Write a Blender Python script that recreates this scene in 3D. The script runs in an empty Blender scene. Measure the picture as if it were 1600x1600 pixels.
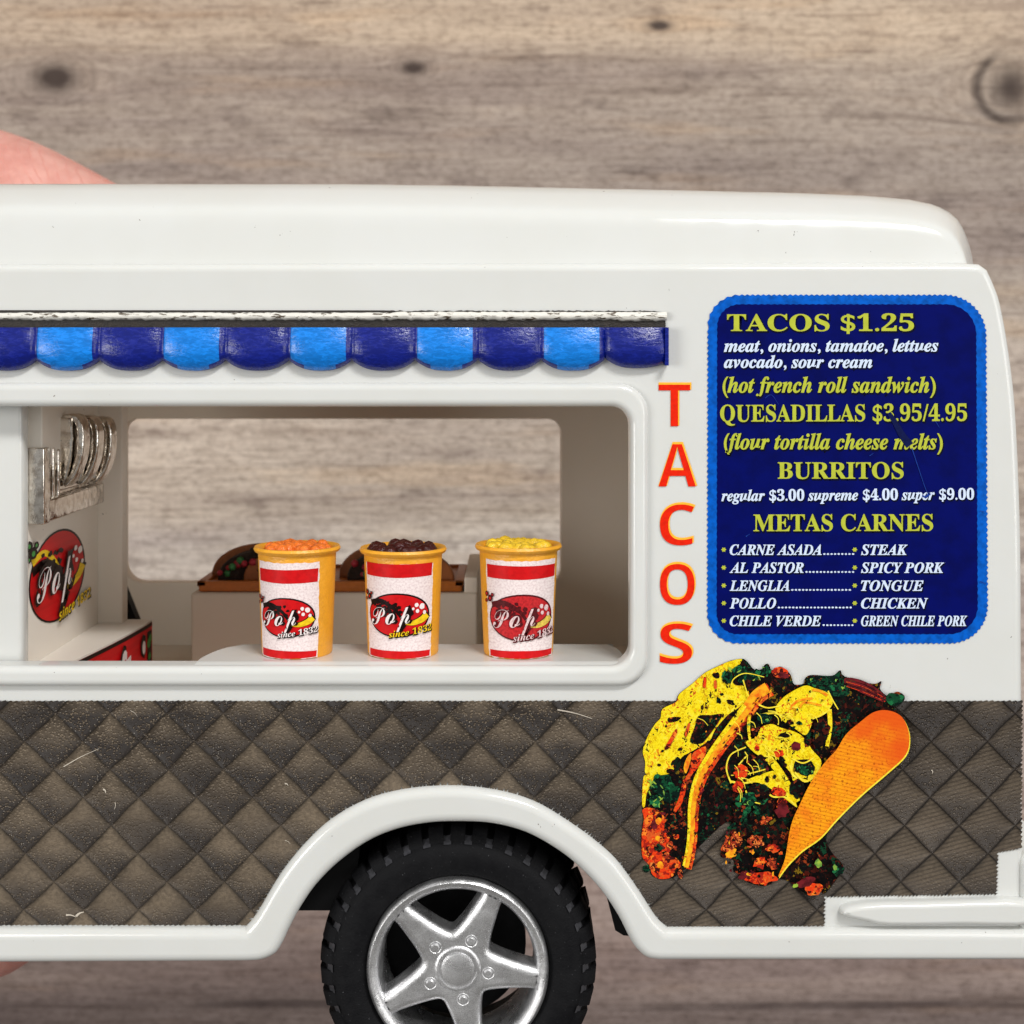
import bpy, bmesh, math, random
from mathutils import Vector, Matrix
from mathutils.geometry import tessellate_polygon

# ------------------------------------------------------------------ scale and camera
# The toy is measured in "grains" of 0.04 mm; x runs along the toy, y down its side, d away from the viewer.
S = 4e-5
CX, EYE, DIST = 800.0, 560.0, 2200.0
scene = bpy.context.scene
C = scene.collection
def W(x, y, d=0.0):
    return Vector(((x - 800) * S, d * S, (1734 - y) * S))

cam = bpy.data.cameras.new('camera')
cam.sensor_width = 36
cam.lens = 36 * DIST / 1600
cam.shift_y = -(800 - EYE) / 1600
cam.clip_start, cam.clip_end = 0.002, 10
cam.dof.use_dof = True
cam.dof.focus_distance = (DIST + 10) * S
cam.dof.aperture_fstop = 105
camo = bpy.data.objects.new('camera', cam)
C.objects.link(camo)
camo.location = W(CX, EYE, -DIST)
camo.rotation_euler = (math.radians(90), 0, 0)
scene.camera = camo

# ------------------------------------------------------------------ light
world = bpy.data.worlds.new('World'); scene.world = world; world.use_nodes = True
wt = world.node_tree; bg = wt.nodes['Background']
# a plain room: pale ceiling, duller walls, dark below
tcw = wt.nodes.new('ShaderNodeTexCoord'); spw = wt.nodes.new('ShaderNodeSeparateXYZ'); rmp = wt.nodes.new('ShaderNodeValToRGB')
mpw = wt.nodes.new('ShaderNodeMapRange'); mpw.inputs[1].default_value = -1; mpw.inputs[2].default_value = 1
wt.links.new(tcw.outputs['Generated'], spw.inputs[0]); wt.links.new(spw.outputs[2], mpw.inputs[0]); wt.links.new(mpw.outputs[0], rmp.inputs[0])
e0, e1 = rmp.color_ramp.elements[0], rmp.color_ramp.elements[1]
e0.position, e0.color = .25, (.55, .53, .50, 1)
e1.position, e1.color = .85, (1.5, 1.5, 1.47, 1)
em = rmp.color_ramp.elements.new(.5); em.color = (.95, .94, .92, 1)
wt.links.new(rmp.outputs[0], bg.inputs[0]); bg.inputs[1].default_value = 0.35
def area(name, loc, target, size, power, col):
    l = bpy.data.lights.new(name, 'AREA'); l.shape = 'RECTANGLE'
    l.size, l.size_y = size; l.energy = power; l.color = col
    o = bpy.data.objects.new(name, l); C.objects.link(o)
    o.location = loc
    o.rotation_euler = (Vector(target) - Vector(loc)).to_track_quat('-Z', 'Y').to_euler()
    return o
area('window_light', (0.16, -0.30, 0.37), (0.0, 0.0, 0.03), (0.15, 0.06), 1.7, (1.0, 0.99, 0.97))
area('right_fill_light', (0.46, -0.40, 0.10), (0.0, 0.0, 0.03), (0.22, 0.30), 0.8, (1.0, 0.985, 0.96))  # unseen fill added on the right to brighten the interior
area('left_fill_light', (-0.40, -0.36, 0.07), (0.0, 0.0, 0.03), (0.22, 0.22), 1.3, (1.0, 0.985, 0.955))  # second added fill, from the left, lights the inside walls
scene.view_settings.view_transform = 'Standard'
scene.view_settings.look = 'None'
scene.view_settings.exposure = 0
scene.view_settings.gamma = 1
scene.render.engine = 'CYCLES'
scene.cycles.max_bounces = 8

# ------------------------------------------------------------------ materials
def lin(c):
    r = []
    for v in c:
        v /= 255.0
        r.append(v / 12.92 if v <= 0.04045 else ((v + 0.055) / 1.055) ** 2.4)
    return (r[0], r[1], r[2], 1)

class N:
    """small node helper"""
    def __init__(s, name):
        s.m = bpy.data.materials.new(name); s.m.use_nodes = True
        s.t = s.m.node_tree; s.b = s.t.nodes['Principled BSDF']
    def new(s, t, **k):
        n = s.t.nodes.new(t)
        for a, v in k.items(): setattr(n, a, v)
        return n
    def link(s, a, b): s.t.links.new(a, b)
    def put(s, v, sock):
        if isinstance(v, (int, float)): sock.default_value = v
        elif isinstance(v, tuple): sock.default_value = v
        else: s.link(v, sock)
    def math(s, op, a, b=0.0, c=0.0, clamp=False):
        n = s.new('ShaderNodeMath', operation=op); n.use_clamp = clamp
        s.put(a, n.inputs[0]); s.put(b, n.inputs[1]); s.put(c, n.inputs[2])
        return n.outputs[0]
    def ss(s, v, lo, hi, a=0.0, b=1.0):
        n = s.new('ShaderNodeMapRange', interpolation_type='SMOOTHSTEP')
        s.put(v, n.inputs[0]); n.inputs[1].default_value = lo; n.inputs[2].default_value = hi
        n.inputs[3].default_value = a; n.inputs[4].default_value = b
        return n.outputs[0]
    def mix(s, f, a, b, mode='MIX'):
        n = s.new('ShaderNodeMix', data_type='RGBA', blend_type=mode)
        s.put(f, n.inputs[0]); s.put(a, n.inputs[6]); s.put(b, n.inputs[7])
        return n.outputs[2]
    def uv(s, sx=1.0, sy=1.0):
        t = s.new('ShaderNodeTexCoord'); m = s.new('ShaderNodeMapping')
        s.link(t.outputs['UV'], m.inputs[0]); m.inputs['Scale'].default_value = (sx, sy, 1)
        return m.outputs[0]
    def obj(s, sc=1.0):
        t = s.new('ShaderNodeTexCoord'); m = s.new('ShaderNodeMapping')
        s.link(t.outputs['Object'], m.inputs[0])
        m.inputs['Scale'].default_value = (sc, sc, sc) if isinstance(sc, (int, float)) else sc
        return m.outputs[0]
    def noise(s, vec, scale, detail=3.0, rough=0.55, dist=0.0):
        n = s.new('ShaderNodeTexNoise'); s.link(vec, n.inputs['Vector'])
        n.inputs['Scale'].default_value = scale; n.inputs['Detail'].default_value = detail
        n.inputs['Roughness'].default_value = rough; n.inputs['Distortion'].default_value = dist
        return n.outputs[0]
    def voro(s, vec, scale, feature='F1'):
        n = s.new('ShaderNodeTexVoronoi', feature=feature); s.link(vec, n.inputs['Vector'])
        n.inputs['Scale'].default_value = scale
        return n
    def bump(s, h, dist, strength=1.0):
        n = s.new('ShaderNodeBump'); s.link(h, n.inputs['Height'])
        n.inputs['Distance'].default_value = dist; n.inputs['Strength'].default_value = strength
        s.link(n.outputs[0], s.b.inputs['Normal'])
    def base(s, v): s.put(v, s.b.inputs['Base Color'])
    def set(s, **k):
        for a, v in k.items(): s.put(v, s.b.inputs[a.replace('_', ' ')])
        return s

G = 1 / S          # object metres -> grains
def white_plastic(name='white_plastic', c=(0.635, 0.64, 0.62, 1), rough=0.14, specks=True):
    n = N(name)
    v = n.obj(G / 100)
    blotch = n.noise(v, 0.8, 3)
    col = n.mix(n.ss(blotch, 0.35, 0.7, 0, 0.5), c, (c[0] * .965, c[1] * .96, c[2] * .94, 1))
    if specks:
        sp = n.noise(v, 9.0, 1.0)
        sp2 = n.noise(v, 30.0, 1.0)
        m = n.math('MULTIPLY', n.ss(sp, 0.77, 0.79), n.ss(sp2, 0.55, 0.6))
        col = n.mix(m, col, (0.12, 0.10, 0.085, 1))
    n.base(col)
    n.set(Roughness=n.ss(n.noise(v, 2, 3), 0.3, 0.7, rough - .04, rough + .06))
    n.set(Subsurface_Weight=0.12, Subsurface_Scale=20 * S, Subsurface_Radius=(1.0, .8, .6))
    n.bump(n.noise(v, .7, 2), 3.0 * S, 0.35)
    return n.m

def simple(name, srgb, rough=0.5, metal=0.0, var=0.12, nscale=6.0, bump=0.0, spec=0.5):
    n = N(name); v = n.obj(G / 100)
    c = lin(srgb)
    k = n.noise(v, nscale, 4)
    n.base(n.mix(n.ss(k, 0.3, 0.7), tuple(x * (1 - var) for x in c[:3]) + (1,), tuple(min(1, x * (1 + var)) for x in c[:3]) + (1,)))
    n.set(Roughness=rough, Metallic=metal, Specular_IOR_Level=spec)
    if bump: n.bump(n.noise(v, nscale * 4, 3), bump * S, 0.6)
    return n.m

M = {}
M['white'] = white_plastic()
M['ivory'] = white_plastic('ivory_plastic', (0.80, 0.74, 0.66, 1), 0.5)
M['interior_warm'] = white_plastic('warm_tinted_interior', (0.82, 0.73, 0.62, 1), 0.6, False)  # interior plastic with warm bounced light put into its colour
M['black_plastic'] = simple('black_plastic', (9, 9, 10), 0.6, var=.2, spec=.15)
M['dark_gap'] = simple('dark_brown_paint', (30, 22, 16), 0.5, var=.4, nscale=12, bump=2)

def paint(name, srgb):
    n = N(name); v = n.obj(G / 100); c = lin(srgb)
    st = n.new('ShaderNodeMapping'); n.link(v, st.inputs[0])
    st.inputs['Rotation'].default_value = (0, math.radians(35), 0); st.inputs['Scale'].default_value = (3, 1, 9)
    k = n.noise(st.outputs[0], 2.6, 4, .6, .8)
    k2 = n.noise(v, 22, 3)
    col = n.mix(n.ss(k, .35, .7), tuple(x * .75 for x in c[:3]) + (1,), tuple(min(1, x * 1.2) for x in c[:3]) + (1,))
    n.base(n.mix(n.math('MULTIPLY', n.ss(k2, .68, .73), n.ss(k, .56, .66)), col, tuple(min(1, x * 1.2 + .16) for x in c[:3]) + (1,)))
    n.set(Roughness=n.ss(k, .3, .7, .14, .34))
    n.bump(n.math('ADD', n.math('MULTIPLY', k, .5), n.math('MULTIPLY', k2, .3)), 3 * S, .4)
    return n.m
M['blue_dark'] = paint('navy_paint', (0, 22, 122))
M['blue_light'] = paint('sky_blue_paint', (0, 120, 214))

def chipped(name='chipped_rail_paint'):
    n = N(name); v = n.obj((G / 100, G / 100, G / 100))
    st = n.new('ShaderNodeMapping'); n.link(v, st.inputs[0]); st.inputs['Scale'].default_value = (3, 1, 14)
    k = n.noise(st.outputs[0], 1.6, 5, .65)
    n.base(n.mix(n.ss(k, .56, .60), (0.72, .70, .64, 1), (.10, .075, .05, 1)))
    n.set(Roughness=.3)
    n.bump(k, 4 * S, .6)
    return n.m
M['chipped'] = chipped()

def quilt():
    n = N('quilted_brown_print')
    sep = n.new('ShaderNodeSeparateXYZ'); n.link(n.uv(), sep.inputs[0])
    uvv = n.uv()
    w = n.noise(uvv, 1.1, 2)
    ww = n.math('MULTIPLY', n.math('SUBTRACT', w, .5), .16)
    X = n.math('MULTIPLY', n.math('SUBTRACT', sep.outputs[0], 14.5375), 100 / 88.3)
    Y = n.math('MULTIPLY', n.math('SUBTRACT', sep.outputs[1], 12.45), 100 / 87.6)
    a = n.math('FRACT', n.math('ADD', n.math('ADD', X, Y), ww))
    b = n.math('FRACT', n.math('ADD', n.math('SUBTRACT', X, Y), ww))
    pa = n.math('MULTIPLY', n.math('MULTIPLY', a, n.math('SUBTRACT', 1.0, a)), 4.0)
    pb = n.math('MULTIPLY', n.math('MULTIPLY', b, n.math('SUBTRACT', 1.0, b)), 4.0)
    pil = n.math('MULTIPLY', pa, pb)
    mn = n.math('MINIMUM', pa, pb)
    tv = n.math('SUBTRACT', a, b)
    rt0 = n.ss(sep.outputs[0], 7.5, 12.0, 0, 1)
    groove = n.math('SUBTRACT', 1.0, n.math('MULTIPLY', n.ss(mn, .03, .20, 1, 0), n.math('ADD', .3, n.math('MULTIPLY', rt0, .6))))
    h = n.math('POWER', pil, .45)
    # leather grain: fine dark dots with little glossy points
    vr = n.voro(n.uv(1.0, 1.15), 21.0)
    dots = n.ss(vr.outputs['Distance'], .18, .52)
    dens = n.noise(uvv, .75, 3)
    up = n.ss(sep.outputs[1], 10.9, 13.4, 1, 0)
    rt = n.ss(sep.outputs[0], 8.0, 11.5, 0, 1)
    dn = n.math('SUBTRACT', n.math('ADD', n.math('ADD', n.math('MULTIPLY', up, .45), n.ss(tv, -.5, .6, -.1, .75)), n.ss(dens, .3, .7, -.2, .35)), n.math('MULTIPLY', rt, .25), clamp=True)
    tone = n.noise(uvv, .5, 2)
    brown = n.mix(n.ss(tone, .3, .7), lin((70, 60, 49)), lin((122, 107, 88)))
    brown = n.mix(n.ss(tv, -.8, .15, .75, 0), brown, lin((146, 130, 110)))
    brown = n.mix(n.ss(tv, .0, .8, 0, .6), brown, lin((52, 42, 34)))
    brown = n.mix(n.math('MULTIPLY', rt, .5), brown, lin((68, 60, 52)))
    fin = n.noise(n.uv(1, 1), 16, 4, .7)
    brown = n.mix(n.ss(fin, .3, .7, 0, .5), brown, lin((62, 52, 43)))
    brown = n.mix(n.math('MULTIPLY', dots, dn), brown, lin((30, 22, 17)))
    col = n.mix(groove, lin((40, 31, 24)), brown)
    gl = n.voro(n.uv(1.0, 1.0), 26.0); gs = n.new('ShaderNodeSeparateXYZ'); n.link(gl.outputs['Color'], gs.inputs[0])
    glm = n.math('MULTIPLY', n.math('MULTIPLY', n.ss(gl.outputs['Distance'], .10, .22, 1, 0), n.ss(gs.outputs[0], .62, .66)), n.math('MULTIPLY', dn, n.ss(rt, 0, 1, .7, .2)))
    col = n.mix(glm, col, lin((176, 168, 156)))  # pale glints painted into the colour as specks
    # printed scan lines in the right part
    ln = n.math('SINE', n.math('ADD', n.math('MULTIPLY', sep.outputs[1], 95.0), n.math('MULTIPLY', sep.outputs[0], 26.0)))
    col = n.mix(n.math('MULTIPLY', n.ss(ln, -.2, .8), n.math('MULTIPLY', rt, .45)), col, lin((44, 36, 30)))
    n.base(col)
    n.set(Roughness=n.ss(dots, 0, 1, .42, .62), Specular_IOR_Level=.45)
    hh = n.math('ADD', n.math('MULTIPLY', h, 1.0), n.math('MULTIPLY', n.math('MULTIPLY', dots, dn), -.16))
    hh = n.math('ADD', hh, n.math('MULTIPLY', fin, .10))
    n.bump(hh, 15 * S, 1.0)
    return n.m
M['quilt'] = quilt()
M['fuzz'] = simple('lint', (190, 180, 165), .8)

def printed(name, srgb, rough=.38, var=.15, ns=14, lines=False, to=None):
    n = N(name); v = n.uv(); c = lin(srgb)
    k = n.noise(v, ns, 4)
    c2 = lin(to) if to else tuple(x * (1 - var * 2) for x in c[:3]) + (1,)
    col = n.mix(n.ss(k, .35, .72), c, c2)
    if lines:
        sep = n.new('ShaderNodeSeparateXYZ'); n.link(v, sep.inputs[0])
        ln = n.math('SINE', n.math('ADD', n.math('MULTIPLY', sep.outputs[1], 108.0), n.math('MULTIPLY', sep.outputs[0], -24.0)))
        col = n.mix(n.ss(ln, -.3, .9, 0, .4), col, tuple(x * .5 for x in c2[:3]) + (1,))
        sp = n.noise(v, 26, 2)
        col = n.mix(n.ss(sp, .56, .66, 0, .8), col, lin((150, 70, 12)))
        big = n.noise(v, 1.6, 2)
        gr = n.math('ADD', n.math('SUBTRACT', n.math('MULTIPLY', n.math('SUBTRACT', sep.outputs[0], 12.5), .55), n.math('MULTIPLY', n.math('SUBTRACT', sep.outputs[1], 12.0), .55)), n.math('MULTIPLY', n.math('SUBTRACT', big, .5), 1.6))
        col = n.mix(n.ss(gr, .25, 1.3, 0, .9), col, lin((218, 78, 20)))
    n.base(col); n.set(Roughness=rough, Specular_IOR_Level=.12)
    return n.m
M['menu_edge'] = printed('menu_border_blue', (0, 92, 196), ns=9, var=.2)
M['menu_navy'] = printed('menu_navy', (0, 8, 90), ns=3, var=.15, rough=.3)
M['menu_yellow'] = printed('menu_yellow_ink', (180, 187, 62), ns=8, var=.06)
M['menu_white'] = printed('menu_white_ink', (208, 222, 244), ns=8, var=.06)
M['menu_shadow'] = printed('menu_black_ink', (6, 8, 40), ns=8)
M['scratch_green'] = printed('scratch_dark', (12, 22, 72))
M['scratch_pale'] = printed('scratch_pale', (26, 56, 140))
M['letter_red'] = printed('letter_red_ink', (228, 36, 10), var=.1)
M['letter_gold'] = printed('letter_gold_ink', (255, 186, 60), var=.06)
def mosaic(name, cols, scale, warp=.35, edge=None, ew=.06, sx=1.0, sy=1.0, fine=30):
    n = N(name); v = n.uv(sx, sy)
    nz = n.new('ShaderNodeTexNoise'); n.link(v, nz.inputs['Vector']); nz.inputs['Scale'].default_value = scale * .8
    ad = n.new('ShaderNodeVectorMath', operation='MULTIPLY_ADD'); n.link(nz.outputs['Color'], ad.inputs[0]); ad.inputs[1].default_value = (warp,) * 3; n.link(v, ad.inputs[2])
    vr = n.voro(ad.outputs[0], scale)
    sep = n.new('ShaderNodeSeparateXYZ'); n.link(vr.outputs['Color'], sep.inputs[0])
    rp = n.new('ShaderNodeValToRGB'); rp.color_ramp.interpolation = 'CONSTANT'
    el = rp.color_ramp.elements
    while len(el) < len(cols): el.new(.5)
    acc = 0; tot = sum(w for _, w in cols)
    for e_, (c_, w) in zip(el, cols): e_.position = acc / tot; e_.color = lin(c_); acc += w
    n.link(sep.outputs[0], rp.inputs[0]); col = rp.outputs[0]
    k = n.noise(v, fine, 4, .7)
    col = n.mix(n.ss(k, .42, .75, 0, .6), col, n.mix(1.0, col, (.35, .25, .22, 1), 'MULTIPLY'))
    col = n.mix(n.ss(k, .25, .42, .45, 0), col, n.mix(1.0, col, (1.5, 1.4, 1.2, 1), 'MULTIPLY'))
    if edge:
        ve = n.voro(ad.outputs[0], scale, 'DISTANCE_TO_EDGE')
        col = n.mix(n.ss(ve.outputs['Distance'], ew * .6, ew, 1, 0), col, lin(edge))
    n.base(col); n.set(Roughness=.4, Specular_IOR_Level=.12)
    return n.m
M['t_black'] = printed('print_black', (8, 5, 5), to=(24, 10, 8))
M['t_yellow'] = printed('print_cheese', (234, 208, 14), to=(226, 178, 12), ns=8)
M['t_strand'] = printed('print_strand', (240, 226, 70), to=(232, 200, 40))
M['t_orange'] = printed('print_tortilla', (246, 160, 22), lines=True, to=(236, 128, 24), ns=4)
M['t_edge'] = printed('print_shell_edge', (240, 176, 30), to=(222, 96, 24), ns=10)
M['t_red'] = printed('print_tomato', (222, 60, 18), to=(178, 30, 22), ns=12)
M['t_meat'] = printed('print_meat', (206, 86, 36), to=(96, 26, 22), ns=14)
M['t_green'] = printed('print_lettuce', (16, 74, 42), to=(6, 24, 20), ns=10)
M['t_lgreen'] = printed('print_lettuce_light', (150, 180, 60), to=(40, 110, 60), ns=12)
M['t_maroon'] = printed('print_onion', (110, 30, 36), to=(60, 16, 20), ns=10)
M['t_black'] = mosaic('print_dark_filling', [((9, 6, 6), 8), ((34, 12, 9), 3), ((10, 30, 20), 3), ((72, 22, 14), 2), ((14, 8, 10), 4), ((16, 60, 38), 1.2), ((140, 56, 24), .8), ((120, 96, 20), .6)], 14)
M['t_yellow'] = mosaic('print_shredded_cheese', [((234, 208, 16), 8), ((222, 186, 10), 5), ((196, 150, 14), 2), ((226, 140, 24), 1.3), ((52, 30, 10), .9), ((196, 84, 24), .6), ((240, 222, 60), 4)], 15, .3, (238, 216, 34), .12, 1.0, .8, 26)
M['t_red'] = mosaic('print_tomato_meat', [((226, 62, 20), 6), ((214, 88, 34), 3), ((158, 34, 22), 3), ((240, 130, 40), 1.5), ((70, 16, 16), 2)], 13)
M['t_meat'] = mosaic('print_meat_crumbs', [((206, 86, 36), 4), ((150, 48, 28), 4), ((70, 20, 16), 3), ((228, 130, 60), 1.5), ((24, 10, 8), 2)], 17)
M['t_green'] = mosaic('print_lettuce_leaves', [((14, 66, 40), 5), ((6, 28, 22), 5), ((28, 104, 60), 2), ((8, 10, 10), 3), ((120, 170, 70), .5)], 13)
M['l_red'] = printed('logo_red', (206, 22, 26), ns=10, var=.1)
M['l_dark'] = printed('logo_dark', (26, 12, 10))
M['l_white'] = printed('logo_white', (238, 228, 226), ns=9, var=.04)
M['l_paper'] = printed('cup_paper', (240, 226, 224), ns=30, var=.05, to=(216, 196, 196))
M['l_yellow'] = printed('logo_yellow', (246, 206, 30))
M['l_green'] = printed('logo_green', (70, 150, 70))
M['cup'] = simple('amber_cup_plastic', (236, 166, 44), .35, var=.06, bump=2)
M['cup_rim'] = simple('amber_rim_plastic', (236, 184, 52), .3, var=.06, bump=2)
for nme, c in (('orange', (246, 122, 44)), ('brown', (62, 16, 14)), ('yellow', (240, 196, 50))):
    M['ball_' + nme] = simple('topping_' + nme, c, .18, var=.2, nscale=10, bump=3)
M['shell'] = simple('taco_shell_plastic', (158, 92, 44), .5, var=.15)
M['fill_g'] = simple('taco_filling_plastic', (48, 34, 26), .5, var=.4, nscale=12, bump=10)
M['fill_r'] = simple('taco_tomato', (176, 44, 60), .5, var=.3, nscale=10)
M['fill_gr'] = simple('taco_lettuce', (56, 124, 70), .5, var=.3, nscale=10)
M['tray'] = simple('orange_tray_plastic', (186, 106, 40), .4, var=.1)

def chrome():
    n = N('scuffed_chrome'); v = n.obj(G / 100)
    k = n.noise(v, 7, 4)
    n.base(n.mix(n.ss(k, .4, .7), (.80, .75, .68, 1), (.50, .44, .38, 1)))
    n.set(Metallic=1.0, Roughness=n.ss(k, .3, .7, .06, .20))
    n.bump(n.math('ADD', n.math('MULTIPLY', k, .4), n.noise(v, 2.5, 2)), 7 * S, .5)
    return n.m
M['chrome'] = chrome()
def alloy():
    n = N('silver_wheel_paint'); v = n.obj(G / 100)
    k = n.noise(v, 60, 3, .7); k2 = n.noise(v, 3, 3)
    n.base(n.mix(n.ss(k, .3, .7), (.58, .58, .59, 1), (.90, .90, .91, 1)))
    n.set(Metallic=.95, Roughness=n.ss(k2, .3, .7, .24, .40))
    n.bump(n.math('ADD', n.math('MULTIPLY', k, .22), n.math('MULTIPLY', k2, .8)), 5 * S, .4)
    return n.m
M['alloy'] = alloy()
def rubber():
    n = N('tyre_rubber'); v = n.obj(G / 100)
    k = n.noise(v, 3, 5, .65); sp = n.noise(v, 34, 2)
    col = n.mix(n.ss(k, .3, .75), (.003, .003, .004, 1), (.008, .008, .009, 1))
    col = n.mix(n.ss(sp, .72, .76, 0, .5), col, (.16, .16, .17, 1))
    n.base(col); n.set(Roughness=n.ss(k, .3, .7, .6, .8), Specular_IOR_Level=.14)
    n.bump(n.math('ADD', k, n.math('MULTIPLY', sp, .3)), 5 * S, .5)
    return n.m
M['rubber'] = rubber()
M['rubber_glint'] = simple('glint_grey_rubber', (58, 58, 62), .4, var=.3, nscale=20)  # lighter grey standing for light caught in the tyre recesses
def skin():
    n = N('skin'); v = n.obj(G / 100)
    k = n.noise(v, 1.2, 4)
    col = n.mix(n.ss(k, .3, .7), lin((222, 166, 154)), lin((202, 136, 124)))
    st = n.new('ShaderNodeMapping'); n.link(v, st.inputs[0])
    st.inputs['Rotation'].default_value = (0, math.radians(-58), 0)
    wv = n.new('ShaderNodeTexWave', wave_type='BANDS', bands_direction='Z')
    n.link(st.outputs[0], wv.inputs['Vector'])
    wv.inputs['Scale'].default_value = 1.7; wv.inputs['Distortion'].default_value = 3; wv.inputs['Detail'].default_value = 2
    wv.inputs['Detail Scale'].default_value = .8
    crease = n.math('SUBTRACT', 1.0, n.math('MULTIPLY', n.ss(wv.outputs['Fac'], .0, .16, 1, 0), n.ss(n.noise(v, 2.2, 2), .4, .6, .15, .8)))
    n.base(n.mix(crease, lin((214, 146, 134)), col))
    n.set(Roughness=.5, Subsurface_Weight=.25, Subsurface_Scale=60 * S, Subsurface_Radius=(1, .35, .2))
    n.bump(n.math('ADD', n.math('MULTIPLY', crease, .4), n.math('MULTIPLY', n.noise(v, 16, 3), .35)), 8 * S, .5)
    return n.m
M['skin'] = skin()

WOOD_D = 3600.0
WK = (DIST + WOOD_D) / DIST
def wood():
    n = N('weathered_wood')
    t = n.new('ShaderNodeTexCoord'); sep = n.new('ShaderNodeSeparateXYZ'); n.link(t.outputs['UV'], sep.inputs[0])
    U, V = sep.outputs[0], sep.outputs[1]
    knots = [(.86, 1.22, .34, .22), (6.46, 1.06, .20, .11), (15.80, 1.36, .40, .40), (10.3, .40, .22, .09), (-6, 4, .6, .4), (22, 9, .6, .4)]
    warp = None; dark = None
    for kx, ky, rx, ry in knots:
        dx = n.math('DIVIDE', n.math('SUBTRACT', U, kx), rx)
        dy = n.math('DIVIDE', n.math('SUBTRACT', V, ky), ry)
        r2 = n.math('ADD', n.math('MULTIPLY', dx, dx), n.math('MULTIPLY', dy, dy))
        # the grain bends round each knot
        e = n.math('EXPONENT', n.math('MULTIPLY', n.math('ADD', n.math('MULTIPLY', n.math('MULTIPLY', dx, dx), .16), n.math('MULTIPLY', n.math('MULTIPLY', dy, dy), .35)), -1.0))
        w = n.math('MULTIPLY', n.math('MULTIPLY', e, n.math('TANH', n.math('MULTIPLY', dy, 1.2))), -ry * 1.3)
        warp = w if warp is None else n.math('ADD', warp, w)
        dk = n.math('MULTIPLY', n.math('EXPONENT', n.math('MULTIPLY', r2, -1.1)), 1.35)
        ring = n.math('MULTIPLY', n.math('EXPONENT', n.math('MULTIPLY', r2, -.28)), n.ss(n.math('SINE', n.math('MULTIPLY', n.math('SQRT', r2), 7.5)), -.1, 1, 0, .38))
        dk = n.math('MAXIMUM', dk, ring)
        if kx > 15 and kx < 16:      # a split, open knot with a dark rim on one side
            rim = n.math('EXPONENT', n.math('MULTIPLY', n.math('POWER', n.math('SUBTRACT', n.math('SQRT', r2), 1.32), 2.0), -18.0))
            rim = n.math('MULTIPLY', rim, n.ss(n.math('ADD', dx, n.math('MULTIPLY', dy, -.35)), -.9, .5, 1.0, .15))
            crack = n.math('MULTIPLY', n.math('EXPONENT', n.math('MULTIPLY', n.math('POWER', n.math('ADD', dx, n.math('MULTIPLY', dy, -.2)), 2.0), -40.0)), n.math('EXPONENT', n.math('MULTIPLY', n.math('MULTIPLY', dy, dy), -1.2)))
            dk = n.math('MAXIMUM', n.math('MULTIPLY', dk, .75), n.math('MAXIMUM', rim, crack))
        dark = dk if dark is None else n.math('MAXIMUM', dark, dk)
    def vec(su, sv, off=0.0):
        c = n.new('ShaderNodeCombineXYZ')
        n.link(n.math('MULTIPLY', U, su), c.inputs[0])
        n.link(n.math('MULTIPLY', n.math('ADD', V, warp), sv), c.inputs[1]); c.inputs[2].default_value = off
        return c.outputs[0]
    wav = n.noise(vec(.12, .5, 3), 1.0, 2)
    broad = n.noise(vec(.10, 1.1, 1), 1.0, 4, .6, .4)
    mid = n.noise(vec(.22, 6.0, 5), 1.0, 5, .65, .5)
    fine = n.noise(vec(.55, 24.0, 8), 1.0, 5, .68, .3)
    fibre = n.noise(vec(1.3, 52.0, 9), 1.0, 4, .7)
    mott = n.noise(vec(1.3, 2.6, 11), 1.0, 4, .6)
    # board tones up the wall, with the lit band and shaded bottom painted in
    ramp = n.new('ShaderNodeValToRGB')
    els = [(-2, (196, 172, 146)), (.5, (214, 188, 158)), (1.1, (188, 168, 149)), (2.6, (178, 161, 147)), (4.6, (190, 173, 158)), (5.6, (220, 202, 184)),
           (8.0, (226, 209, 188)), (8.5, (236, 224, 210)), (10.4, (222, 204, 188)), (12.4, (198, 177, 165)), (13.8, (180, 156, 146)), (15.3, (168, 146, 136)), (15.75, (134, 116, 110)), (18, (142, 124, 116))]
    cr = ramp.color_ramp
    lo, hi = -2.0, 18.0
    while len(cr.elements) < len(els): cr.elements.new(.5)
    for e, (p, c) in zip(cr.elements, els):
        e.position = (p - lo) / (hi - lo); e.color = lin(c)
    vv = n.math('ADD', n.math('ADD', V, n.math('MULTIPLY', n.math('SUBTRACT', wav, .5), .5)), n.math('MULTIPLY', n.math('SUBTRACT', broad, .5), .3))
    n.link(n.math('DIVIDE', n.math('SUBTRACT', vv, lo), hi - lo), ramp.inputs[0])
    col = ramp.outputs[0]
    col = n.mix(n.ss(broad, .38, .68, 0, .55), col, n.mix(1.0, col, lin((206, 198, 206)), 'MULTIPLY'))
    col = n.mix(n.ss(mid, .52, .70, 0, .5), col, n.mix(1.0, col, lin((172, 156, 148)), 'MULTIPLY'))
    och = n.noise(vec(.22, 1.8, 21), 1.0, 3, .6)
    col = n.mix(n.ss(och, .54, .72, 0, .6), col, n.mix(1.0, col, (1.12, .98, .78, 1), 'MULTIPLY'))
    col = n.mix(n.ss(fine, .48, .70, 0, .34), col, n.mix(1.0, col, lin((160, 148, 142)), 'MULTIPLY'))
    col = n.mix(n.ss(fibre, .42, .66, 0, .38), col, n.mix(1.0, col, lin((178, 168, 162)), 'MULTIPLY'))
    col = n.mix(n.ss(mott, .40, .70, 0, .28), col, n.mix(1.0, col, lin((190, 178, 168)), 'MULTIPLY'))
    pore = n.noise(vec(6, 11, 31), 1.0, 5, .75)
    col = n.mix(n.ss(pore, .42, .68, 0, .6), col, n.mix(1.0, col, lin((178, 168, 160)), 'MULTIPLY'))
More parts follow.
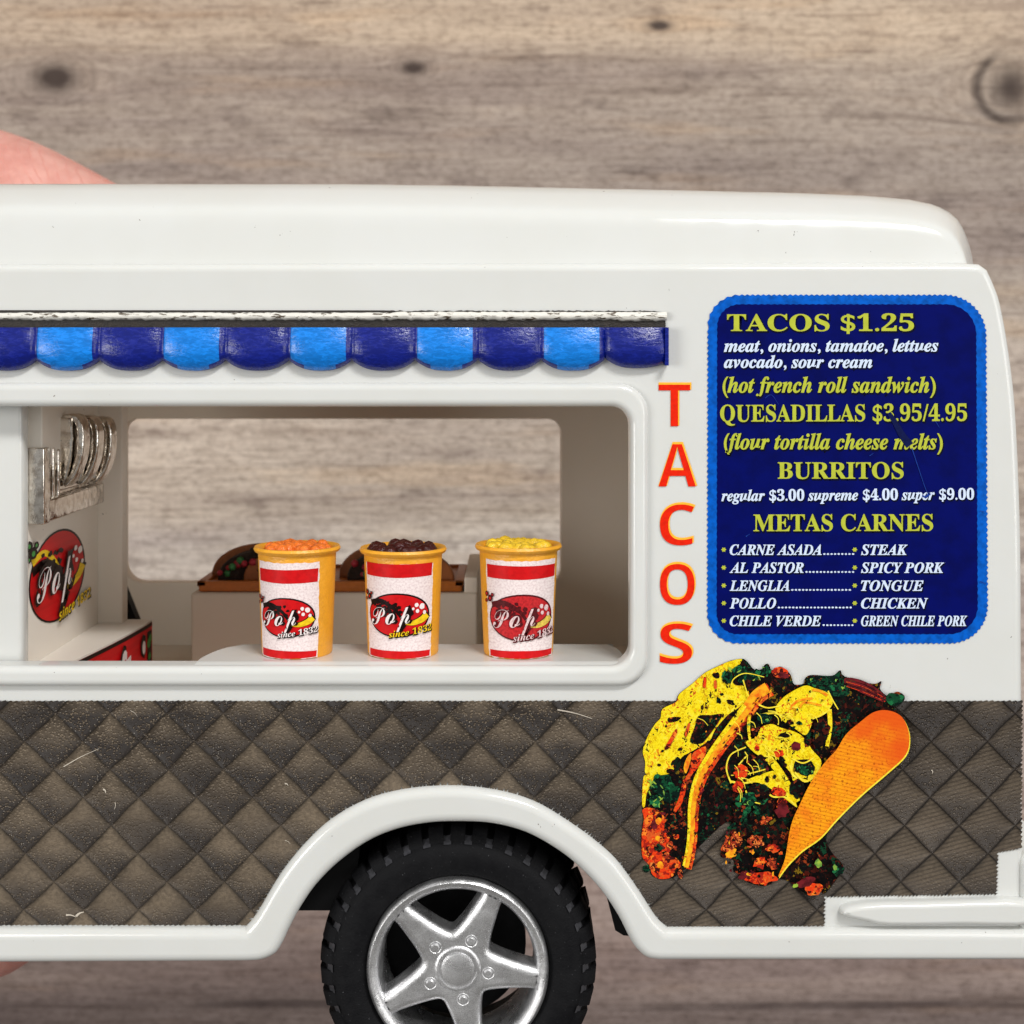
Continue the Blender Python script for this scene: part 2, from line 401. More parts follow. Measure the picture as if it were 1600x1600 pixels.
    spot = n.noise(vec(.9, 2.0, 41), 1.0, 3, .55)
    col = n.mix(n.ss(spot, .56, .72, 0, .6), col, n.mix(1.0, col, lin((186, 178, 178)), 'MULTIPLY'))
    col = n.mix(n.ss(spot, .28, .44, .35, 0), col, n.mix(1.0, col, (1.12, 1.08, 1.02, 1), 'MULTIPLY'))
    bw = n.new('ShaderNodeRGBToBW'); n.link(col, bw.inputs[0])
    cmb = n.new('ShaderNodeCombineColor'); [n.link(bw.outputs[0], cmb.inputs[q]) for q in range(3)]
    col = n.mix(.22, n.mix(1.0, col, (1.02, 1.02, 1.02, 1), 'MULTIPLY'), n.mix(1.0, cmb.outputs[0], (1.06, 1.02, 1.0, 1), 'MULTIPLY'))
    # dark seam between two boards
    seam = n.math('ABSOLUTE', n.math('SUBTRACT', n.math('ADD', V, n.math('MULTIPLY', n.math('SUBTRACT', wav, .5), .25)), 15.72))
    col = n.mix(n.math('MULTIPLY', n.ss(seam, .02, .10, .7, 0), n.ss(n.noise(vec(.45, 1.0, 51), 1.0, 2), .38, .6, .1, 1)), col, lin((62, 50, 48)))
    kd = n.math('MULTIPLY', dark, n.ss(n.noise(vec(2.5, 5, 4), 1.0, 3), .2, .6, .7, 1.0), clamp=True)
    col = n.mix(n.math('MULTIPLY', kd, .95), col, lin((58, 44, 38)))
    n.base(col)
    n.set(Roughness=.6, Specular_IOR_Level=.3)
    n.bump(n.math('ADD', n.math('MULTIPLY', mid, .5), n.math('MULTIPLY', fine, .5)), 14 * S, .5)
    return n.m
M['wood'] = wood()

# ------------------------------------------------------------------ mesh helpers
class MB:
    """collects faces in grain coordinates and links them as ONE mesh object"""
    def __init__(s): s.v = []; s.f = []; s.mi = []
    def add(s, vs, fs, mi=0):
        o = len(s.v); s.v += [tuple(p) for p in vs]
        for f in fs: s.f.append([i + o for i in f]); s.mi.append(mi)
    def build(s, name, mats, parent=None, origin=None, angle=35, recalc=True, label=None):
        if not isinstance(mats, (list, tuple)): mats = [mats]
        base = parent_world(parent) if parent else Vector((0, 0, 0))
        loc = (W(*origin) - base) if origin else Vector((0, 0, 0))
        me = bpy.data.meshes.new(name)
        me.from_pydata([W(*p) - base - loc for p in s.v], [], s.f)
        for m in mats: me.materials.append(M[m] if isinstance(m, str) else m)
        for p, i in zip(me.polygons, s.mi): p.material_index = i
        ul = me.uv_layers.new(name='UVMap')
        for lp in me.loops:
            x, y, d = s.v[lp.vertex_index]
            ul.data[lp.index].uv = (x / 100, y / 100)
        if recalc:
            bm = bmesh.new(); bm.from_mesh(me)
            bmesh.ops.recalc_face_normals(bm, faces=bm.faces); bm.to_mesh(me); bm.free()
        me.shade_smooth()
        me.set_sharp_from_angle(angle=math.radians(angle))
        o = bpy.data.objects.new(name, me); C.objects.link(o)
        if parent: o.parent = parent
        o.location = loc
        if label: o['label'] = label
        return o
def parent_world(p):
    v = Vector((0, 0, 0))
    while p is not None: v += p.location; p = p.parent
    return v
def tag(o, label, cat, group=None, kind=None):
    o['label'] = label
    if cat: o['category'] = cat
    if group: o['group'] = group
    if kind: o['kind'] = kind
    return o
def thing(name, label, cat, at, group=None):
    o = bpy.data.objects.new(name, None); C.objects.link(o); o.location = W(*at); o.empty_display_size = .002
    return tag(o, label, cat, group)

def area2(l): return sum(a[0] * b[1] - b[0] * a[1] for a, b in zip(l, l[1:] + l[:1])) / 2
def orient(l, pos): return l if (area2(l) > 0) == pos else l[::-1]
def inset(l, t):
    """move every point of a loop t to its left (into the material for positive outer loops)"""
    if t == 0: return list(l)
    r = []; n = len(l)
    for i in range(n):
        p0, p1, p2 = l[i - 1], l[i], l[(i + 1) % n]
        a = Vector((p1[0] - p0[0], p1[1] - p0[1])); b = Vector((p2[0] - p1[0], p2[1] - p1[1]))
        if a.length < 1e-6: a = b
        if b.length < 1e-6: b = a
        a.normalize(); b.normalize()
        na, nb = Vector((-a.y, a.x)), Vector((-b.y, b.x))
        m = na + nb
        if m.length < 1e-4: m = na
        m.normalize(); k = t / max(.45, m.dot(na))
        r.append((p1[0] + m.x * k, p1[1] + m.y * k))
    return r
def plate(mb, loops, d0, d1, bevel=0.0, seg=4, mi=0, back=True, ease=1.0):
    """flat slab with outline loops[0] and holes loops[1:], front at d0, back at d1, front edges rounded"""
    ls = [orient(list(loops[0]), True)] + [orient(list(h), False) for h in loops[1:]]
    rings = []
    if bevel > 0:
        for k in range(seg + 1):
            a = math.pi / 2 * k / seg
            rings.append((bevel * (1 - math.cos(a)), d0 + bevel * ease * (1 - math.sin(a))))
        rings.append((bevel + .8, d0))
    else: rings = [(0, d0)]
    rings = [(0, d1)] + rings
    vs = []; idx = []
    for l in ls:
        rr = []
        for t, d in rings:
            pts = inset(l, t); rr.append([len(vs) + i for i in range(len(pts))])
            vs += [(p[0], p[1], d) for p in pts]
        idx.append(rr)
    fs = []
    for rr in idx:
        n = len(rr[0])
        for a, b in zip(rr, rr[1:]):
            for i in range(n): fs.append((a[i], a[(i + 1) % n], b[(i + 1) % n], b[i]))
    for which in ([0, -1] if back else [-1]):
        polys = [[Vector((vs[i][0], vs[i][1], 0)) for i in rr[which]] for rr in idx]
        flat = [i for rr in idx for i in rr[which]]
        for t in tessellate_polygon(polys): fs.append(tuple(flat[i] for i in t))
    mb.add(vs, fs, mi)
def sheet(mb, loops, d, mi=0):
    polys = [[Vector((p[0], p[1], 0)) for p in l] for l in loops]
    flat = [(p[0], p[1], d) for l in loops for p in l]
    fs = [tuple(t) for t in tessellate_polygon(polys)]
    out = []
    for a, b, c in fs:       # face the viewer
        A, B, Cc = flat[a], flat[b], flat[c]
        ar = (B[0] - A[0]) * (Cc[1] - A[1]) - (B[1] - A[1]) * (Cc[0] - A[0])
        if abs(ar) < 1e-9: continue
        out.append((a, b, c) if ar < 0 else (a, c, b))
    mb.add(flat, [o[::-1] for o in out], mi)
def rrect(x0, x1, y0, y1, r, n=8):
    rs = r if isinstance(r, (list, tuple)) else (r,) * 4      # tl, tr, br, bl
    pts = []
    for (cx, cy, a0, q) in ((x0 + rs[0], y0 + rs[0], 180, rs[0]), (x1 - rs[1], y0 + rs[1], 270, rs[1]), (x1 - rs[2], y1 - rs[2], 0, rs[2]), (x0 + rs[3], y1 - rs[3], 90, rs[3])):
        for k in range(n + 1):
            a = math.radians(a0 + 90 * k / n); pts.append((cx + q * math.cos(a), cy + q * math.sin(a)))
    return pts
def spline(pts, n=5, closed=False):
    out = []; m = len(pts)
    for i in range(m if closed else m - 1):
        if closed: p = [pts[(i + k - 1) % m] for k in range(4)]
        else: p = [pts[max(0, i - 1)], pts[i], pts[i + 1], pts[min(m - 1, i + 2)]]
        for k in range(n):
            t = k / n
            out.append(tuple(.5 * (2 * p[1][j] + (p[2][j] - p[0][j]) * t + (2 * p[0][j] - 5 * p[1][j] + 4 * p[2][j] - p[3][j]) * t * t + (3 * p[1][j] - p[0][j] - 3 * p[2][j] + p[3][j]) * t ** 3) for j in range(len(p[1]))))
    if not closed: out.append(tuple(pts[-1]))
    return out
def box(mb, x0, x1, y0, y1, d0, d1, b=0.0, mi=0):
    if b <= 0:
        vs = [(x, y, d) for x in (x0, x1) for y in (y0, y1) for d in (d0, d1)]
        mb.add(vs, [(0, 1, 3, 2), (4, 6, 7, 5), (0, 4, 5, 1), (2, 3, 7, 6), (0, 2, 6, 4), (1, 5, 7, 3)], mi); return
    bm = bmesh.new()
    bmesh.ops.create_cube(bm, size=1.0)
    for v in bm.verts: v.co = Vector(((x0 + x1) / 2 + v.co.x * (x1 - x0), (y0 + y1) / 2 + v.co.y * (y1 - y0), (d0 + d1) / 2 + v.co.z * (d1 - d0)))
    bmesh.ops.bevel(bm, geom=bm.edges[:], offset=b, segments=3, profile=.5, affect='EDGES')
    bm.verts.index_update()
    mb.add([tuple(v.co) for v in bm.verts], [tuple(v.index for v in f.verts) for f in bm.faces], mi); bm.free()
def lathe_d(mb, cx, cy, prof, n=64, mi=0, close=True):
    """turn a profile of (radius, depth) about the depth axis"""
    vs = []
    for i in range(n):
        a = 2 * math.pi * i / n
        vs += [(cx + r * math.cos(a), cy + r * math.sin(a), d) for r, d in prof]
    m = len(prof); fs = []
    for i in range(n):
        j = (i + 1) % n
        for k in range(m - 1): fs.append((i * m + k, j * m + k, j * m + k + 1, i * m + k + 1))
    mb.add(vs, fs, mi)
def lathe_y(mb, cx, cd, prof, n=48, mi=0):
    vs = []
    for i in range(n):
        a = 2 * math.pi * i / n
        vs += [(cx + r * math.cos(a), y, cd + r * math.sin(a)) for r, y in prof]
    m = len(prof); fs = []
    for i in range(n):
        j = (i + 1) % n
        for k in range(m - 1): fs.append((i * m + k, j * m + k, j * m + k + 1, i * m + k + 1))
    mb.add(vs, fs, mi)
def ball(mb, x, y, d, r, mi=0, sub=2):
    bm = bmesh.new(); bmesh.ops.create_icosphere(bm, subdivisions=sub, radius=r)
    bm.verts.index_update()
    mb.add([(x + v.co.x, y + v.co.y, d + v.co.z) for v in bm.verts], [tuple(v.index for v in f.verts) for f in bm.faces], mi); bm.free()
def blob(cx, cy, rx, ry, n=16, j=.25, rot=0.0, rnd=random):
    pts = []
    for k in range(n):
        a = 2 * math.pi * k / n; q = 1 + rnd.uniform(-j, j)
        x, y = rx * q * math.cos(a), ry * q * math.sin(a)
        pts.append((cx + x * math.cos(rot) - y * math.sin(rot), cy + x * math.sin(rot) + y * math.cos(rot)))
    return pts
def ribbon(path, w0, w1=None, n=6):
    w1 = w0 if w1 is None else w1
    p = spline(path, n); L, R = [], []
    for i, q in enumerate(p):
        a = p[max(0, i - 1)]; b = p[min(len(p) - 1, i + 1)]
        t = Vector((b[0] - a[0], b[1] - a[1])); t = t.normalized() if t.length else Vector((1, 0))
        w = (w0 + (w1 - w0) * i / (len(p) - 1)) / 2
        L.append((q[0] - t.y * w, q[1] + t.x * w)); R.append((q[0] + t.y * w, q[1] - t.x * w))
    return L + R[::-1]

# lettering: outlines come from the program's built-in font; bold serif, bold italic and script forms are Unicode letters
def uni(s, style):
    o = ''
    up, lo, dg = {'serif': (0x1D400, 0x1D41A, 0x1D7CE), 'italic': (0x1D468, 0x1D482, 0x1D7CE), 'sans': (0x1D5D4, 0x1D5EE, 0x1D7EC),
                  'sansital': (0x1D63C, 0x1D656, 0x1D7EC), 'script': (0x1D4D0, 0x1D4EA, 0x1D7CE)}[style]
    for c in s:
        if 'A' <= c <= 'Z': o += chr(up + ord(c) - 65)
        elif 'a' <= c <= 'z': o += chr(lo + ord(c) - 97)
        elif '0' <= c <= '9': o += chr(dg + ord(c) - 48)
        else: o += c
    return o
_tc = {}
def text_mesh(s, style, shear=0.0, bold=0.0):
    """letter faces as (points, faces), baseline at 0, capital height 1"""
    key = (s, style, shear, bold)
    if key in _tc: return _tc[key]
    c = bpy.data.curves.new('lettering_source', 'FONT'); c.body = uni(s, style); c.size = 1; c.shear = shear; c.offset = bold; c.resolution_u = 4
    o = bpy.data.objects.new('lettering_source', c); C.objects.link(o)
    dg = bpy.context.evaluated_depsgraph_get(); dg.update()
    me = bpy.data.meshes.new_from_object(o.evaluated_get(dg))
    cap = .69
    vs = [(v.co.x / cap, v.co.y / cap) for v in me.vertices]; fs = [tuple(p.vertices) for p in me.polygons]
    bpy.data.objects.remove(o); bpy.data.curves.remove(c); bpy.data.meshes.remove(me)
    _tc[key] = (vs, fs); return vs, fs
def put_text(mb, s, style, x0, x1, base, cap, d, mi, shear=0.0, bold=0.0, tilt=0.0, ref=None):
    """lettering whose ink spans x0..x1, capitals cap high above the baseline"""
    vs, fs = text_mesh(s, style, shear, bold)
    rv = text_mesh(s, style, shear, 0.0)[0]
    a = min(v[0] for v in rv); b = max(v[0] for v in rv)
    k = (x1 - x0) / (b - a)
    out = [(x0 + (v[0] - a) * k, base - v[1] * cap + tilt * (v[0] - a) * k, d) for v in vs]
    mb.add(out, [f[::-1] for f in fs], mi)

# ================================================================== the wood behind
mb = MB()
e = 13000
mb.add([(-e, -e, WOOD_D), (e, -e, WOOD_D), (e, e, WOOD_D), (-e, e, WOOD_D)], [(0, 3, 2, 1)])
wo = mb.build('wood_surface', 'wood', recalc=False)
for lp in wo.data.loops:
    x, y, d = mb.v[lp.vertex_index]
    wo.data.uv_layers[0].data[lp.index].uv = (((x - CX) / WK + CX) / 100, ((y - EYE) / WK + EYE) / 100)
tag(wo, 'weathered grey brown wooden boards with dark knots, out of focus behind the toy truck', 'wood surface', kind='structure')

# ================================================================== food truck
XL = -1250.0                      # left end, out of the picture
truck = thing('food_truck', 'white plastic toy food truck with blue scalloped awning, taco print and blue menu', 'toy truck', (717, 1734, 500))
ARCH_OUT = spline([(384, 1447), (402, 1425), (440, 1362), (480, 1313), (520, 1277), (570, 1249), (620, 1234), (675, 1227), (730, 1227), (790, 1236), (840, 1253), (890, 1283), (930, 1312), (963, 1342), (996, 1387), (1024, 1430), (1042, 1447)], 5)
ARCH_IN = spline([(385, 1499), (410, 1497), (430, 1488), (441, 1473), (453, 1448), (470, 1416), (495, 1380), (530, 1345), (575, 1313), (620, 1294), (670, 1284), (720, 1282), (770, 1285), (820, 1298), (865, 1322), (902, 1350), (938, 1388), (965, 1428), (985, 1467), (999, 1485), (1012, 1494), (1030, 1497)], 5)
FRONT = -1560.0                   # the other axle, out of the picture
sh = lambda l, dx: [(x + dx, y) for x, y in l]
RIGHT = spline([(1545, 421), (1556, 445), (1566, 475), (1578, 540), (1588, 620), (1594, 720), (1598, 850), (1599, 1000), (1600, 1200)], 4) + [(1600, 1478)]
def side_outline():
    bot = [(XL, 1478)] + [p for p in ARCH_IN if p[1] < 1478]
    bot = [(XL, 1478)] + [(436, 1478)] + [p for p in ARCH_IN if p[1] < 1470] + [(992, 1478)]
    return [(XL, 414), (1500, 410), (1532, 412)] + RIGHT + bot[::-1]
# near side wall with the serving window
mb = MB()
hole = rrect(-900, 985, 634, 1042, (20, 30, 30, 20))
plate(mb, [side_outline(), hole], 0, 36, 13, 5)
mb.build('side_wall', 'white', truck)
mb = MB()
# window in the far wall: at its own place 965 behind the near side
plate(mb, [side_outline(), rrect(-72, 909, 696, 1064, (30, 30, 30, 44))], 966, 1000, 4, 3)
mb.build('far_wall', 'interior_warm', truck)
# end wall, ceiling, floor
mb = MB()
edge = [(1530, 412)] + RIGHT
vs = []; fs = []
for x, y in edge: vs += [(x, y, 13), (x, y, 987), (x - 30, y, 987), (x - 30, y, 13)]
for i in range(len(edge) - 1):
    for k in range(4): fs.append((4 * i + k, 4 * i + (k + 1) % 4, 4 * i + 4 + (k + 1) % 4, 4 * i + 4 + k))
mb.add(vs, fs); mb.build('end_wall', 'white', truck)
mb = MB(); box(mb, XL, 1560, 562, 590, 36, 966); mb.build('ceiling', 'interior_warm', truck)
mb = MB(); box(mb, XL, 1560, 1205, 1225, 36, 966); mb.build('floor', 'interior_warm', truck)
mb = MB(); box(mb, XL - 30, XL, 414, 1478, 0, 1000, 8); mb.build('bulkhead', 'white', truck)
# roof
def lerp_tab(tab, x):
    if x <= tab[0][0]: return tab[0][1]
    for (a, b), (c, d) in zip(tab, tab[1:]):
        if x <= c: return b + (d - b) * (x - a) / (c - a)
    return tab[-1][1]
TOP = [(0, 289), (530, 289), (700, 291), (1070, 298), (1262, 302), (1364, 306), (1424, 312), (1450, 318), (1465, 323), (1480, 331), (1492, 341), (1500, 353), (1506, 366), (1511, 380), (1515, 396), (1517.5, 412)]
prof = [(20, 425), (20, 414), (23, 395), (29, 350), (32, 336), (35, 328), (39, 322), (45, 316), (54, 309), (85, 288), (112, 276), (140, 270), (200, 266), (500, 266)]
prof = prof + [(1000 - d, y) for d, y in prof[-2::-1]]
mb = MB(); xs = [XL] + [-600, 0, 200, 400, 530, 615, 700, 800, 900, 1000, 1070, 1160, 1262, 1310, 1364, 1394, 1424, 1437, 1450, 1465, 1473, 1480, 1486, 1492, 1496, 1500, 1503, 1506, 1509, 1511, 1513, 1515, 1516.5, 1517.5]
vs = []
for x in xs:
    k = (425 - lerp_tab(TOP, x)) / (425 - 289.0)
    t = max(0, (x - 1380) / 137.5)
    bul = min(1, max(0, (x - 1150) / 300)) ** 1.5
    for d, y in prof:
        q = min(d, 1000 - d)
        vs.append((x + (x - 800) * min(q - 20, 130) / 2200 * bul * 1.28, 425 - (425 - y) * k, d))
m = len(prof); fs = []
for i in range(len(xs) - 1):
    for k in range(m - 1): fs.append((i * m + k, i * m + k + 1, (i + 1) * m + k + 1, (i + 1) * m + k))
fs.append(tuple(range(m)))
mb.add(vs, fs)
# the flat ledge the roof stands on
box(mb, XL, 1530, 412, 424, 13, 987)
mb.build('roof', 'white', truck, angle=50)

# raised frame round the serving window
mb = MB()
plate(mb, [rrect(-930, 1012, 598, 1071, (30, 48, 46, 30), 10), rrect(-897, 984, 635, 1039, (18, 30, 30, 18), 10)], -13, 30, 11, 5)
mb.build('window_frame', 'white', truck)
mb = MB(); box(mb, -90, 21, 596, 1100, 40, 74, 8); mb.build('window_post', 'white', truck)
# serving shelf with rounded inner corners
mb = MB()
pl = spline([(303, -6), (305, 50), (322, 110), (345, 138), (380, 148), (640, 149), (940, 148), (962, 140), (975, 112), (981, 60), (982, -6)], 5)
top, botm, n = 1036, 1052, len(pl)
vs = [(x, top + 4, d + (5 if d < 0 else 0)) for x, d in pl] + [(x + (640 - x) * .008, top, d - 3 if d > 30 else d + 14) for x, d in pl] + [(x, botm, d) for x, d in pl]
fs = [tuple(range(n, 2 * n))] + [(i, (i + 1) % n, n + (i + 1) % n, n + i) for i in range(n)] + [(2 * n + i, 2 * n + (i + 1) % n, (i + 1) % n, i) for i in range(n)]
mb.add(vs, fs); mb.build('serving_shelf', 'white', truck)

# skirt and wheel arch lip
mb = MB()
up = [(XL, 1447)] + ARCH_OUT + [(1606, 1447)]
dn = [(XL, 1507)] + ARCH_IN + [(1606, 1497)]
plate(mb, [up + dn[::-1]], -16, 60, 15, 6)
mb.build('skirt', 'white', truck)
mb = MB()
plate(mb, [spline([(1311, 1421), (1314, 1414), (1330, 1408), (1370, 1404), (1440, 1403), (1612, 1402), (1612, 1438), (1500, 1440), (1385, 1441), (1350, 1435), (1322, 1429), (1313, 1425)], 3, True)], -20, 2, 8.5, 4, ease=1.6)
mb.build('side_moulding', 'white', truck)
mb = MB(); box(mb, 1594, 1668, 1338, 1500, -10, 1010, 12); mb.build('bumper', 'white', truck)

# quilted brown print with ragged edge
rnd = random.Random(5)
def ragged(a, b, step, amp, vert=(0, 1), keep=.5):
    out = []; L = math.hypot(b[0] - a[0], b[1] - a[1]); n = max(1, int(L / step))
    for i in range(n):
        for q, s in ((0, 0), (.72, 1)):
            t = (i + q) / n; k = amp * s * rnd.uniform(keep, 1)
            out.append((a[0] + (b[0] - a[0]) * t + vert[0] * k, a[1] + (b[1] - a[1]) * t + vert[1] * k))
    return out
loop = ragged((XL, 1095.5), (1598, 1095.5), 9, -2.2)
loop += ragged((1598, 1095), (1597, 1320), 7, 4, (-1, 0))
loop += ragged((1597, 1323), (1561, 1330), 5, 3)
loop += ragged((1560, 1330), (1558, 1396), 6, 4, (-1, 0))
loop += ragged((1558, 1395), (1291, 1399), 5.5, 4)
loop += ragged((1290, 1398), (1289, 1446), 6, 4, (-1, 0))
loop += ragged((1289, 1445), (1044, 1446), 7, 3)
ar = [(x, y) for x, y in ARCH_OUT][::-1]
cen = (717, 1500)
for (a, b) in zip(ar, ar[1:]):
    L = math.hypot(b[0] - a[0], b[1] - a[1]); n = max(1, int(L / 4))
    for i in range(n):
        for q, s in ((0, 0), (.5, 1)):
            t = (i + q) / n; x = a[0] + (b[0] - a[0]) * t; y = a[1] + (b[1] - a[1]) * t
            v = Vector((x - cen[0], y - cen[1])).normalized(); k = rnd.uniform(-1, 7) if s else -4
            loop.append((x + v.x * k, y + v.y * k))
loop += ragged((384, 1444), (XL, 1444), 8, 2)
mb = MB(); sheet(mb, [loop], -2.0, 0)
for (x, y, a, L, w) in ((128, 1183, -.47, 62, 1.6), (112, 1430, .2, 16, 3), (126, 1427, -.5, 14, 4), (898, 1115, .25, 56, 2.2), (164, 1235, 1.0, 7, 3), (180, 1258, 1.7, 11, 1.2), (448, 1225, .5, 6, 2.4),
                        (1455, 1205, 1.4, 6, 2), (210, 1114, .7, 14, .9), (450, 1315, .6, 10, .9)):
    c, s_ = math.cos(a), math.sin(a)
    sheet(mb, [ribbon([(x - c * L / 2, y - s_ * L / 2), (x + s_ * 1.5, y - c * 1.5), (x + c * L / 2, y + s_ * L / 2)], w, w * .3)], -3.4, 1)
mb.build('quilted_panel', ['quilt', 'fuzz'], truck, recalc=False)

# awning: a row of swelling scallops
mb = MB()
BX = [60 + 98.5 * k for k in range(-14, 11)]
BX = [x - .25 * k for k, x in enumerate(BX)]; off = 59.5 - BX[14]; BX = [x + off for x in BX]; BX[-1] = 1042
NV = 10
for i, (a, b) in enumerate(zip(BX, BX[1:])):
    lite = (i % 2) == 0
    nu = 24; vs = []; mids = []
    for u in range(nu + 1):
        t = u / nu; x = a + (b - a) * t; q = 2 * t - 1
        last = b >= 1041
        bot = 579 - (17 if not (last and q > 0) else 9) * abs(q) ** 2.6
        if last: bot -= 4
        for v in range(NV + 1):
            w = v / NV; y = 512 + (bot - 512) * w
            bulge = (1 - q * q) ** .5 * math.sin(math.pi * min(1, .25 + w * .62)) * 12
            edge = (1 - w ** 5)
            d = -9 - 12 * w ** 1.3 - bulge * 1.0 * (.4 + .6 * edge) + 12 * w ** 6
            vs.append((x, y, d))
        vs.append((x, bot + .5, 4))
    m = NV + 2
    for u in range(nu):
        for k in range(m - 1):
            t = (u + .5) / nu
            mi = 1 if (lite and .03 < t < .90 and k < NV - 1 + (1 if .25 < t < .75 else 0)) else 0
            mb.add([vs[u * m + k], vs[(u + 1) * m + k], vs[(u + 1) * m + k + 1], vs[u * m + k + 1]], [(0, 1, 2, 3)], mi)
box(mb, 1037, 1042.5, 512, 571, -22, 2, 0, 0)
bmv = MB(); bmv.v, bmv.f, bmv.mi = mb.v, mb.f, mb.mi
aw = bmv.build('awning', ['blue_dark', 'blue_light'], truck, angle=60, recalc=False)
bm = bmesh.new(); bm.from_mesh(aw.data); bmesh.ops.remove_doubles(bm, verts=bm.verts[:], dist=.4 * S); bmesh.ops.recalc_face_normals(bm, faces=bm.faces); bm.to_mesh(aw.data); bm.free()
# rail above the awning: dark painted strip and a worn white bead
mb = MB()
lp = [(XL, 484), (600, 485)] + [(600 + 3.1 * k, 485.5 + rnd.uniform(-.8, 1.4)) for k in range(1, 138)] + [(1039, 488), (1040, 514), (XL, 515)]
plate(mb, [lp], -3, 2, 0)
mb.build('awning_gap', 'dark_gap', truck)
mb = MB(); nx = 420; vs = []
for i in range(nx + 1):
    x = XL + (1041 - XL) * i / nx
    r1, r2 = rnd.uniform(-.6, .6), rnd.uniform(-1.2, 1.2)
    ytop = 488.5 + r1 - (1.2 if x > 620 else 0); ybot = 500 + r2 + (1.5 if x > 960 else 0)
    for k in range(7):
        a = math.pi * k / 6
        vs.append((x, (ytop + ybot) / 2 - (ybot - ytop) / 2 * math.cos(a), -3 - 7 * math.sin(a)))
for i in range(nx):
    for k in range(6): mb.f.append([i * 7 + k, (i + 1) * 7 + k, (i + 1) * 7 + k + 1, i * 7 + k + 1]); mb.mi.append(0)
mb.v = vs
mb.build('awning_rail', 'chipped', truck, angle=60)

# menu panel
def toothed(l, amp, step):
    out = []; acc = 0
    for a, b in zip(l, l[1:] + l[:1]):
        L = math.hypot(b[0] - a[0], b[1] - a[1]); n = max(1, round(L / step))
        for i in range(n):
            t = i / n; out.append((a[0] + (b[0] - a[0]) * t, a[1] + (b[1] - a[1]) * t))
    r = []
    for i, p in enumerate(out):
        q = out[(i + 1) % len(out)]; t = Vector((q[0] - p[0], q[1] - p[1])); t = t.normalized() if t.length else t
        k = amp if i % 2 else 0
        r.append((p[0] + t.y * k, p[1] - t.x * k))
    return r
def warp_menu(l):  # the print leans very slightly with the moulding
    return [(x + (1 if x < 1300 else -3) * (1 - (y - 460) / 545) , y) for x, y in l]
mb = MB()
sheet(mb, [toothed(warp_menu(rrect(1106, 1542, 462, 1004, (48, 62, 58, 46), 12)), 2.2, 4.2)], -1.2, 0)
sheet(mb, [toothed(warp_menu(rrect(1120, 1527, 476, 990, (34, 46, 44, 32), 12)), .9, 5)], -1.7, 1)
menu = mb.build('menu_panel', ['menu_edge', 'menu_navy'], truck, recalc=False)
mt = MB()
LINES = [('TACOS $1.25', 'serif', 1136, 1427, 517, 26, 0, 0), ('meat, onions, tamatoe, lettues', 'italic', 1131, 1465, 549.5, 19, 1, -.002),
         ('avocado, sour cream', 'italic', 1131, 1362, 574.5, 19, 1, 0), ('(hot french roll sandwich)', 'italic', 1129, 1461, 613, 24, 0, 0),
         ('QUESADILLAS $3.95/4.95', 'serif', 1125, 1510, 658.5, 26, 0, -.003), ('(flour tortilla cheese melts)', 'italic', 1131, 1472, 701.5, 24, 0, 0),
         ('BURRITOS', 'serif', 1215, 1411, 747.5, 25.5, 0, 0), ('regular $3.00 supreme $4.00 super $9.00', 'italic', 1127, 1521, 782.5, 17, 1, -.006),
         ('METAS CARNES', 'serif', 1177, 1457, 829.5, 26, 0, -.002)]
rows = [('CARNE ASADA', 1283, 'STEAK', 1417, 866.5), ('AL PASTOR', 1255, 'SPICY PORK', 1474, 894.5), ('LENGLIA', 1233, 'TONGUE', 1442, 922.5), ('POLLO', 1212, 'CHICKEN', 1449, 950), ('CHILE VERDE', 1282, 'GREEN CHILE PORK', 1510, 977.5)]
for a, xa, b, xb, y in rows:
    LINES.append((a, 'italic', 1140, xa, y, 16, 1, 0)); LINES.append((b, 'italic', 1345, xb, y, 16, 1, 0))
for s, st, x0, x1, y, cap, mi, tl in LINES:
    bold = .008 if st == 'serif' else .014
    put_text(mt, s, st, x0 + 1.4, x1 + 1.4, y + 1.8, cap, -2.1, 2, bold=bold + .03, tilt=tl)
    put_text(mt, s, st, x0, x1, y, cap, -2.5, mi, bold=bold, tilt=tl)
for a, xa, b, xb, y in rows:
    x = xa + 3
    while x < 1331:
        sheet(mt, [blob(x + 1.5, y - 1.2, 2.0, 1.5, 6, .1)], -2.5, 1); x += 5.6
    for cx in (1130.5, 1335):
        st = []
        for k in range(12):
            r = 5 if k % 2 == 0 else 3.2
            st.append((cx + r * .85 * math.cos(k * math.pi / 6), y - 8 + r * .8 * math.sin(k * math.pi / 6)))
        sheet(mt, [st], -2.5, 0)
sheet(mt, [ribbon([(1388, 645), (1398, 660), (1409, 680), (1421, 696)], 6, 13)], -2.9, 3)
for p, w in (([(1424, 700), (1434, 730), (1446, 765), (1452, 772)], 1.6), ([(1195, 622), (1205, 617), (1216, 632)], 1.2), ([(1530, 798), (1541, 800)], 1.2), ([(1530, 908), (1540, 912)], 1.6), ([(1165, 838), (1171, 834)], 2),
             ([(1452, 770), (1446, 776), (1440, 774)], 5), ([(1461, 658), (1467, 668)], 1.2), ([(1358, 712), (1364, 708)], 1.6)):
    sheet(mt, [ribbon(p, w, w * .4)], -2.9, 4)
mt.build('menu_lettering', ['menu_yellow', 'menu_white', 'menu_shadow', 'scratch_green', 'scratch_pale'], menu, recalc=False)
